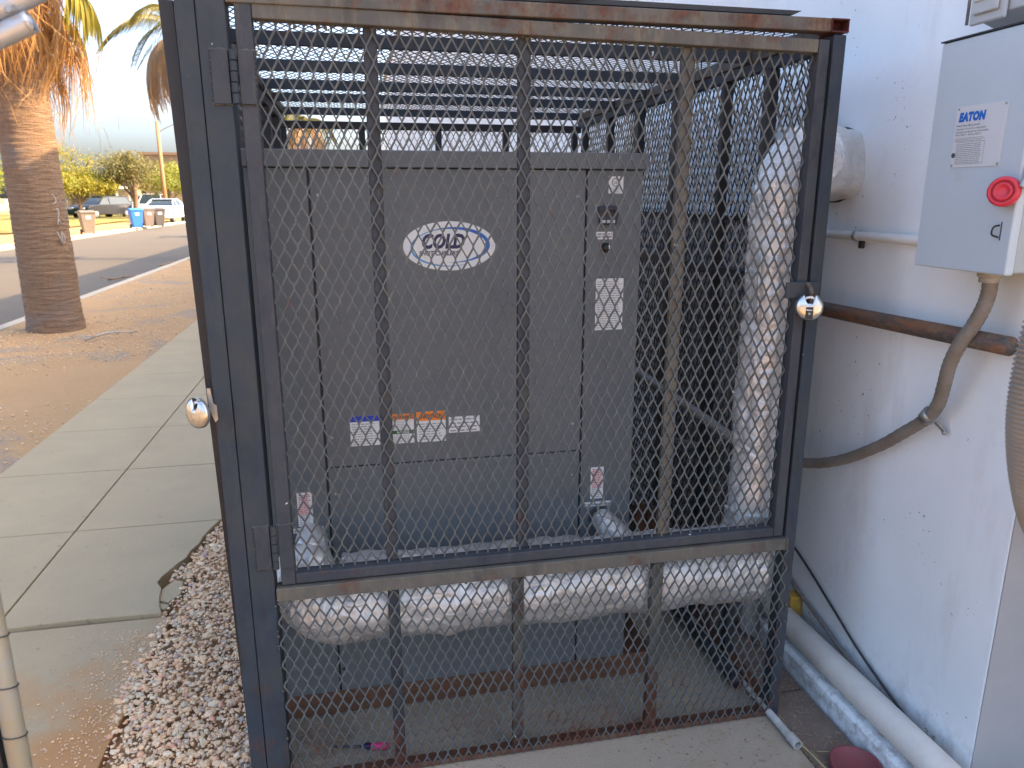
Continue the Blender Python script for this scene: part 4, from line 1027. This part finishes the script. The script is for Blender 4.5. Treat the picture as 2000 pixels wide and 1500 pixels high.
# ================================================================== background trees
def crown(blobs, n, ls, seed=0):
    rnd = random.Random(seed); mb = MB(); tot = sum(b[3] ** 2 for b in blobs)
    for (cx, cy, cz, r, fz) in blobs:
        m_ = int(n * r * r / tot)
        # clumps
        cl = []
        for _ in range(max(8, m_ // 45)):
            d = Vector((rnd.gauss(0, 1), rnd.gauss(0, 1), rnd.gauss(0, 1))).normalized() * r * rnd.uniform(.45, 1.05)
            cl.append((Vector((cx + d.x, cy + d.y, cz + d.z * fz)), r * rnd.uniform(.12, .28)))
        for _ in range(m_):
            c, cr = rnd.choice(cl)
            p = c + Vector((rnd.gauss(0, cr), rnd.gauss(0, cr), rnd.gauss(0, cr * .8)))
            u = Vector((rnd.gauss(0, 1), rnd.gauss(0, 1), rnd.gauss(0, 1))).normalized(); v = u.orthogonal().normalized(); s_ = ls * rnd.uniform(.6, 1.3)
            mb.add([p - u * s_, p + v * s_ * .55, p + u * s_, p - v * s_ * .55], [(0, 1, 2, 3)])
    return mb
def tree(label, x, y, h, blobs, n, ls, m, seed, tr=.18, lean=.0):
    t = thing('tree', label, 'tree', (x, y, 0))
    obj('crown', crown([(x + a, y + b, c, r, f) for a, b, c, r, f in blobs], n, ls, seed), m, t)
    tm = MB(); tm.tube([(x, y, -.1), (x + lean * .3, y, h * .2), (x + lean * .7, y, h * .38), (x + lean, y, h * .6)], lambda q: tr * (1 - .5 * q), 10, smooth=4)
    rnd = random.Random(seed)
    for a, b, c, r, f in blobs:
        tm.tube([(x + lean * .5, y, h * .26), (x + a * .4, y + b * .4, h * .26 + (c - h * .26) * .5), (x + a * .9, y + b * .9, c)], lambda q: tr * .55 * (1 - .75 * q), 7, smooth=4)
        for _ in range(4):
            p = Vector((x + a * .8, y + b * .8, c - .1)); q = p + Vector((rnd.uniform(-r, r), rnd.uniform(-r, r), rnd.uniform(-.2, r))) * .8
            tm.tube([p, (p + q) / 2 + Vector((0, 0, .1)), q], lambda q_: tr * .2 * (1 - .7 * q_), 5)
    obj('trunk', tm, M_TRUNK, t, smooth=True); return t
tree('olive-green mesquite with a forked dark trunk behind the blue bin', -15.3, 59, 5, [(-.9, 0, 3.55, 1.35, .8), (.2, .5, 3.3, 1.4, .9), (-.3, 0, 4.3, .7, .6), (-1.4, .5, 2.9, .8, .6)], 9000, .07, M_LEAF2, 3, .22, .1)
tree('rounded green tree right of the mesquite behind the utility pole', -13.4, 61, 4, [(.2, 0, 2.9, 1.5, .75), (-.9, .5, 2.5, 1.1, .7), (1.2, .3, 2.4, 1., .7)], 8000, .065, M_LEAF3, 4, .16)
tree('bright yellow-green tree spreading low behind the dark car', -18.6, 58, 4, [(-.6, 0, 2.6, 1.6, .6), (.8, .3, 2.5, 1.3, .6), (-2., .4, 2.6, 1.3, .6), (1.8, 0, 2.2, .8, .5)], 11000, .07, M_LEAF1, 5, .15)
tree('sparse tall see-through tree right behind the palm trunk', -20.4, 63, 6, [(0, 0, 4.3, 1.5, .8), (1.2, 0, 3.8, 1.2, .7), (-1.2, 0, 4.6, 1.2, .6)], 1700, .06, M_LEAF1, 6, .10)
tree('leafy green hedge-like tree left of the palm trunk', -19.4, 43, 3, [(0, 0, 1.6, 1.5, .9), (-1.2, 0, 2., 1.3, .9)], 7000, .07, M_LEAF3, 7, .1)
tree('young street tree with a thin orange trunk and yellow leaves on the far verge', -12.9, 37.4, 2.4, [(.0, 0, 2.25, .75, .55), (-.5, 0, 2.4, .6, .5), (.5, 0, 2.0, .4, .5)], 2600, .05, M_LEAF1, 8, .05, -.25)
tree('broad green tree at the left end of the far row', -31, 66, 6, [(0, 0, 3.8, 2.4, .8), (3, 1, 3.2, 2.2, .7), (-3, 1, 3.6, 2.2, .7)], 9000, .09, M_LEAF3, 9, .2)
tree('dusty tree beyond the fenced house at the end of the street', -12.5, 95, 6, [(0, 0, 3.6, 2.4, .7), (3, 1, 3., 2., .7), (-3, 1, 3.2, 2.2, .7)], 6000, .10, M_LEAF2, 10, .2)
feather_palm('distant palm with golden fronds seen through the back mesh of the cage', -1.9, 34, 4.6, .13, 18, 10, .8)
feather_palm('small far yellow palm low behind the mesh right of the golden palm', -.35, 46, 3.9, .11, 10, 8, .6)

# houses ------------------------------------------------------------------
def house(label, x0, x1, y0, y1, h, wc, rc_, wins, cat='house'):
    t = thing('house', label, cat, ((x0 + x1) / 2, (y0 + y1) / 2, 0))
    m = mat('house_wall_' + str(len(MATS)), wc, tuple(c * .9 for c in wc), .85, 0, 1)
    obj('wall', B(x0, x1, y0, y1, 0, h), m, t)
    obj('roof', B(x0 - .3, x1 + .3, y0 - .3, y1 + .3, h + .002, h + .22), mat('house_roof_' + str(len(MATS)), rc_, None, .8), t)
    for (a, b, c, d) in wins:
        f = obj('window', B(a - .06, b + .06, y0 - .05, y0 - .002, c - .06, d + .06), MATS.get('win_frame') or mat('win_frame', (.6, .58, .52)), t)
        obj('pane', B(a, b, y0 - .06, y0 - .051, c, d), MATS.get('win_glass') or mat('win_glass', (.05, .06, .07), None, .1), f)
    return t
house('beige flat-roofed building rising behind the rounded tree', -18.2, -12.0, 74, 84, 5.2, (.26, .19, .12), (.22, .14, .09), [(-17, -16, 2, 3.2), (-15, -14, 2, 3.2)])
house('low cream house behind the parked dark car', -27, -18.6, 72, 82, 2.9, (.36, .28, .19), (.25, .14, .18), [(-26, -25, 1, 2), (-23.4, -22.2, 1, 2), (-21, -20, 1, 2)])
house('pale house with red door panel at the end of the row by the cage', -14.6, -7, 92, 102, 2.8, (.38, .33, .27), (.25, .16, .22), [(-13, -12, .9, 2), (-10.5, -9.5, .9, 2)])
tag(obj('garden_wall', B(-15.2, -11.9, 66, 66.2, 0, 1.15), mat('cream_block', (.36, .30, .20), (.30, .25, .17), .9, 0, 3)), 'low cream block wall behind the parked cars', 'wall')
tag(obj('red_sign', B(-13.1, -12.3, 70, 70.05, 1.3, 2.0), mat('sign_red', (.55, .03, .04), None, .5)), 'small red panel above the low cream wall', 'sign')

up_ = thing('utility_pole', 'tall brown wooden utility pole with a thin lamp arm on the far verge', 'utility pole', (-13.05, 58, 0))
obj('pole', MB().tube([(-13.05, 58, -.1), (-13.05, 58, 6.65)], lambda t: .15 - .04 * t, 12), mat('pole_wood', (.36, .19, .09), (.26, .14, .07), .85, 0, 3, .3, None, .01, (1, 1, .2)), up_, smooth=True)
obj('lamp_arm', MB().tube([(-13.05, 58, 5.9), (-12.3, 58, 6.3), (-11.4, 58, 6.65), (-10.9, 58, 6.7)], .035, 8, smooth=4), M_GALV, up_, smooth=True)
obj('lamp_head', MB().prism([(-11.1, 6.66), (-10.3, 6.70), (-10.3, 6.78), (-11., 6.8)], 57.9, 58.1, 'y'), M_GALV, up_)
sp_ = thing('sign_post', 'thin pale post with a small white sign beside the young tree', 'sign', (-13.6, 40, 0))
obj('post', MB().tube([(-13.6, 40, 0), (-13.6, 40, 2.2)], .03, 8), M_GALV, sp_); obj('sign', B(-13.8, -13.4, 39.95, 39.965, 1.85, 2.3), M_WPAINT, sp_)

# wheelie bins -------------------------------------------------------------
def make_bin(label, x, y, body, lid, rz=0, sc=1., grp='wheeled bins at the far kerb', bag=False):
    t = thing('wheeled_bin', label, 'bin', (x, y, -.0), grp)
    mB = mat('bin_' + '_'.join('%02d' % int(c * 100) for c in body), body, None, .5); mL = mat('lid_' + '_'.join('%02d' % int(c * 100) for c in lid), lid, None, .45)
    def loc(mb): return mb
    Z = .06
    b_ = MB().hexa([(x - .22, y - .24, Z), (x + .22, y - .24, Z), (x + .22, y + .22, Z + .02), (x - .22, y + .22, Z + .02)], [(x - .32, y - .36, .98), (x + .32, y - .36, .98), (x + .32, y + .36, 1.0), (x - .32, y + .36, 1.0)])
    obj('body', b_, mB, t, bevel=.03)
    obj('rim', B(x - .335, x + .335, y - .375, y + .375, .955, .995), mB, t, bevel=.01)
    obj('lid', MB().prism([(y - .40, .998), (y + .38, .998), (y + .36, 1.04), (y + .05, 1.09), (y - .36, 1.035)], x - .335, x + .335, 'x'), mL, t, bevel=.015)
    obj('handle', MB().tube([(x - .28, y + .38, .97), (x - .28, y + .45, 1.0), (x + .28, y + .45, 1.0), (x + .28, y + .38, .97)], .018, 8), mL, t)
    for sx in (-1, 1):
        obj('wheel', MB().tube([(x + sx * .235, y + .24, .12), (x + sx * .29, y + .24, .12)], .12, 20), M_CABLE, t)
        if False: pass
    obj('emblem', B(x - .1, x + .1, y - .345, y - .33, .70, .84), M_WPAINT, t) if not bag else None
    for c in t.children:
        c.matrix_parent_inverse = Matrix()
    t.rotation_euler.z = rz; t.scale = (sc,) * 3
    return t
make_bin('lone taupe wheeled bin nearest the camera at the far kerb', -11.20, 35.5, (.21, .165, .125), (.16, .13, .10), .5, .92)
make_bin('blue wheeled bin at the far kerb under the mesquite', -10.95, 42, (.03, .17, .62), (.04, .19, .60), .5, .92)
make_bin('brown-grey wheeled bin just right of the blue bin', -10.75, 43.4, (.17, .13, .11), (.10, .09, .08), .6, .92)
make_bin('dark charcoal wheeled bin right of the brown-grey one by the parked car', -10.30, 43.8, (.085, .075, .07), (.06, .055, .05), .55, .92)
make_bin('farthest olive-dark wheeled bin beside the cage post edge', -10.95, 54, (.12, .10, .06), (.08, .07, .05), .5, .92)

# cars ------------------------------------------------------------------
M_TYRE = mat('tyre', (.02, .02, .02), None, .8); M_GLASS = mat('car_glass', (.02, .03, .035), None, .08); M_RIM = mat('rim', (.4, .4, .4), None, .35, .7)
M_LAMP = mat('lamp_lens', (.6, .6, .58), None, .2); M_TAIL = mat('tail_lens', (.4, .02, .02), None, .3)
def car(label, x, y, rz, paint, kind='suv', ln=4.6, wd=1.85, h=1.65):
    t = thing('parked_car', label, 'car', (0, 0, 0)); m = mat('paint_' + '_'.join('%02d' % int(c * 100) for c in paint), paint, None, .25, .1)
    a = ln / 2
    low = [(-a, .35), (-a + .08, .28), (a - .08, .28), (a, .38), (a - .03, .72), (a - .25, .92), (a - 1.15, 1.02), (-a + .25, 1.04), (-a, .85)]
    bm = MB(); n = len(low); vs = []
    for yy, ins in ((-wd / 2, .0), (-wd / 2 + .0, .0)): pass
    for yy, k_ in ((-wd / 2, .97), (-wd / 2 + .12, 1.0), (wd / 2 - .12, 1.0), (wd / 2, .97)): vs += [(p[0] * k_, yy, p[1]) for p in low]
    fs = [tuple(range(n)), tuple(range(4 * n - 1, 3 * n - 1, -1))]
    for r_ in range(3): fs += [(r_ * n + i, (r_ + 1) * n + i, (r_ + 1) * n + (i + 1) % n, r_ * n + (i + 1) % n) for i in range(n)]
    bm.add(vs, fs); obj('body', bm, m, t, bevel=.04)
    if kind == 'suv': g_ = [(a - 1.25, 1.02), (a - 1.95, h - .06), (a - 2.4, h), (-a + .55, h - .03), (-a + .12, 1.04)]
    elif kind == 'pickup': g_ = [(a - 1.45, 1.02), (a - 2.0, h - .06), (a - 2.3, h), (-a + 2.0, h - .02), (-a + 1.85, 1.04)]
    else: g_ = [(a - 1.2, 1.02), (a - 1.95, h - .08), (a - 2.5, h), (-a + 1.35, h - .04), (-a + .6, 1.04)]
    def gh(sc_, dz): 
        n2 = len(g_); v = []
        for sy in (-1, 1):
            for p in g_:
                tp = (p[1] - 1.02) / (h - 1.02); v.append((p[0] * sc_, sy * (wd / 2 - .07 - .20 * tp) * 1., p[1] + dz))
        return MB().add(v, [tuple(range(n2 - 1, -1, -1)), tuple(range(n2, 2 * n2))] + [(i, (i + 1) % n2, n2 + (i + 1) % n2, n2 + i) for i in range(n2)])
    obj('window', gh(1, -.03), M_GLASS, t, bevel=.03)
    rf = MB(); rx = [p[0] for p in g_ if p[1] > h - .1]
    rf.box(min(rx) - .05, max(rx) - .05, -wd / 2 + .26, wd / 2 - .26, h - .05, h + .01); obj('roof', rf, m, t, bevel=.02)
    pm = MB()
    for sy in (-1, 1):
        for p, q in ((g_[0], g_[1]), (g_[-1], g_[-2]), ((0, 1.02), (-.05, h - .03))):
            pm = MB(); pm.beam((p[0], sy * (wd / 2 - .07), p[1]), (q[0], sy * (wd / 2 - .26), q[1]), .07, .04, (0, 1, 0)); obj('pillar', pm, m, t)
    for sx in (-1, 1):
        for sy in (-1, 1):
            wx = sx * (a - .85)
            w_ = obj('wheel', MB().tube([(wx, sy * (wd / 2 - .20), .33), (wx, sy * (wd / 2 + .01), .33)], .33, 24), M_TYRE, t, bevel=.02)
            obj('rim', MB().lathe([(.20, 0), (.20, .01), (.05, .03), (.001, .03)], (wx, sy * (wd / 2 + .008), .33), (0, sy, 0), 18, False), M_RIM, w_)
        for sy in (-1, 1):
            obj('headlight' if sx > 0 else 'tail_light', B(sx * a - (.10 if sx > 0 else -.02), sx * a - (-.02 if sx > 0 else -.0) + (0 if sx > 0 else .08), sy * (wd / 2 - .42) - .2, sy * (wd / 2 - .42) + .2, .66, .80), M_LAMP if sx > 0 else M_TAIL, t, bevel=.02)
    obj('grille', B(a - .02, a + .02, -.4, .4, .5, .76), M_DARK, t)
    obj('plate', B(a + .021, a + .03, -.16, .16, .42, .52), M_WPAINT, t)
    t.location = (x, y, .0); t.rotation_euler.z = rz; return t
car('black SUV parked on the lawn drive with its front turned toward the street', -18.9, 63.5, R(-118), (.02, .022, .03), 'suv', 4.7, 1.9, 1.62)
car('silver-grey van-like car just right of the black SUV', -16.9, 69, R(-100), (.35, .37, .38), 'suv', 4.6, 1.85, 1.7)
car('pale blue-white sedan parked at the far kerb behind the dark bins', -11.95, 52.5, R(-92), (.60, .68, .74), 'sedan', 4.5, 1.8, 1.45)
car('white pickup truck behind the mesquite trunk', -15.9, 67, R(-95), (.68, .69, .68), 'pickup', 5.3, 1.95, 1.8)
car('dark green car mostly hidden behind the young street tree', -22.3, 62, R(-60), (.03, .10, .09), 'sedan', 4.5, 1.8, 1.45)
t = thing('carport', 'low white carport canopy behind the far lawn', 'carport', (-21, 70, 0))
obj('canopy', B(-24, -18.8, 67.5, 71.5, 2.25, 2.4), M_WPAINT, t)
for x in (-23.9, -18.9):
    for y in (67.7, 71.3): obj('post', B(x - .05, x + .05, y - .05, y + .05, 0, 2.249), M_WPAINT, t)

# twigs and palm litter in the shaded gutter
M_TW = mat('twig_brown', (.22, .13, .08), (.32, .22, .14), .9, 0, 30)
for (x, y, an, l, lb) in ((-5.0, 16.6, .3, 1.1, 'short dry branch lying in the shaded half of the road'), (-4.75, 19.8, 1.2, 1.6, 'longer brown branch by the near kerb further up the road'), (-3.0, 8.9, .6, .55, 'pale split stick on the dirt verge right of the palm base')):
    mb = MB(); zb = -.085 if x < -4.4 else .012
    mb.tube([(x, y, zb), (x + l * .5 * math.cos(an), y + l * .5 * math.sin(an), zb + .05), (x + l * math.cos(an), y + l * math.sin(an), zb + .02)], lambda q: .018 * (1 - .6 * q), 6, smooth=4)
    for q in range(5):
        t_ = random.random(); s_ = Vector((x + l * t_ * math.cos(an), y + l * t_ * math.sin(an), zb + .02)); mb.tube([s_, s_ + Vector((random.uniform(-.2, .2), random.uniform(-.2, .2), .05)) * l], .007, 5)
    tag(obj('fallen_branch', mb, M_TW if x < -4 else mat('bleached_wood', (.5, .42, .33)), smooth=True), lb, 'branch')
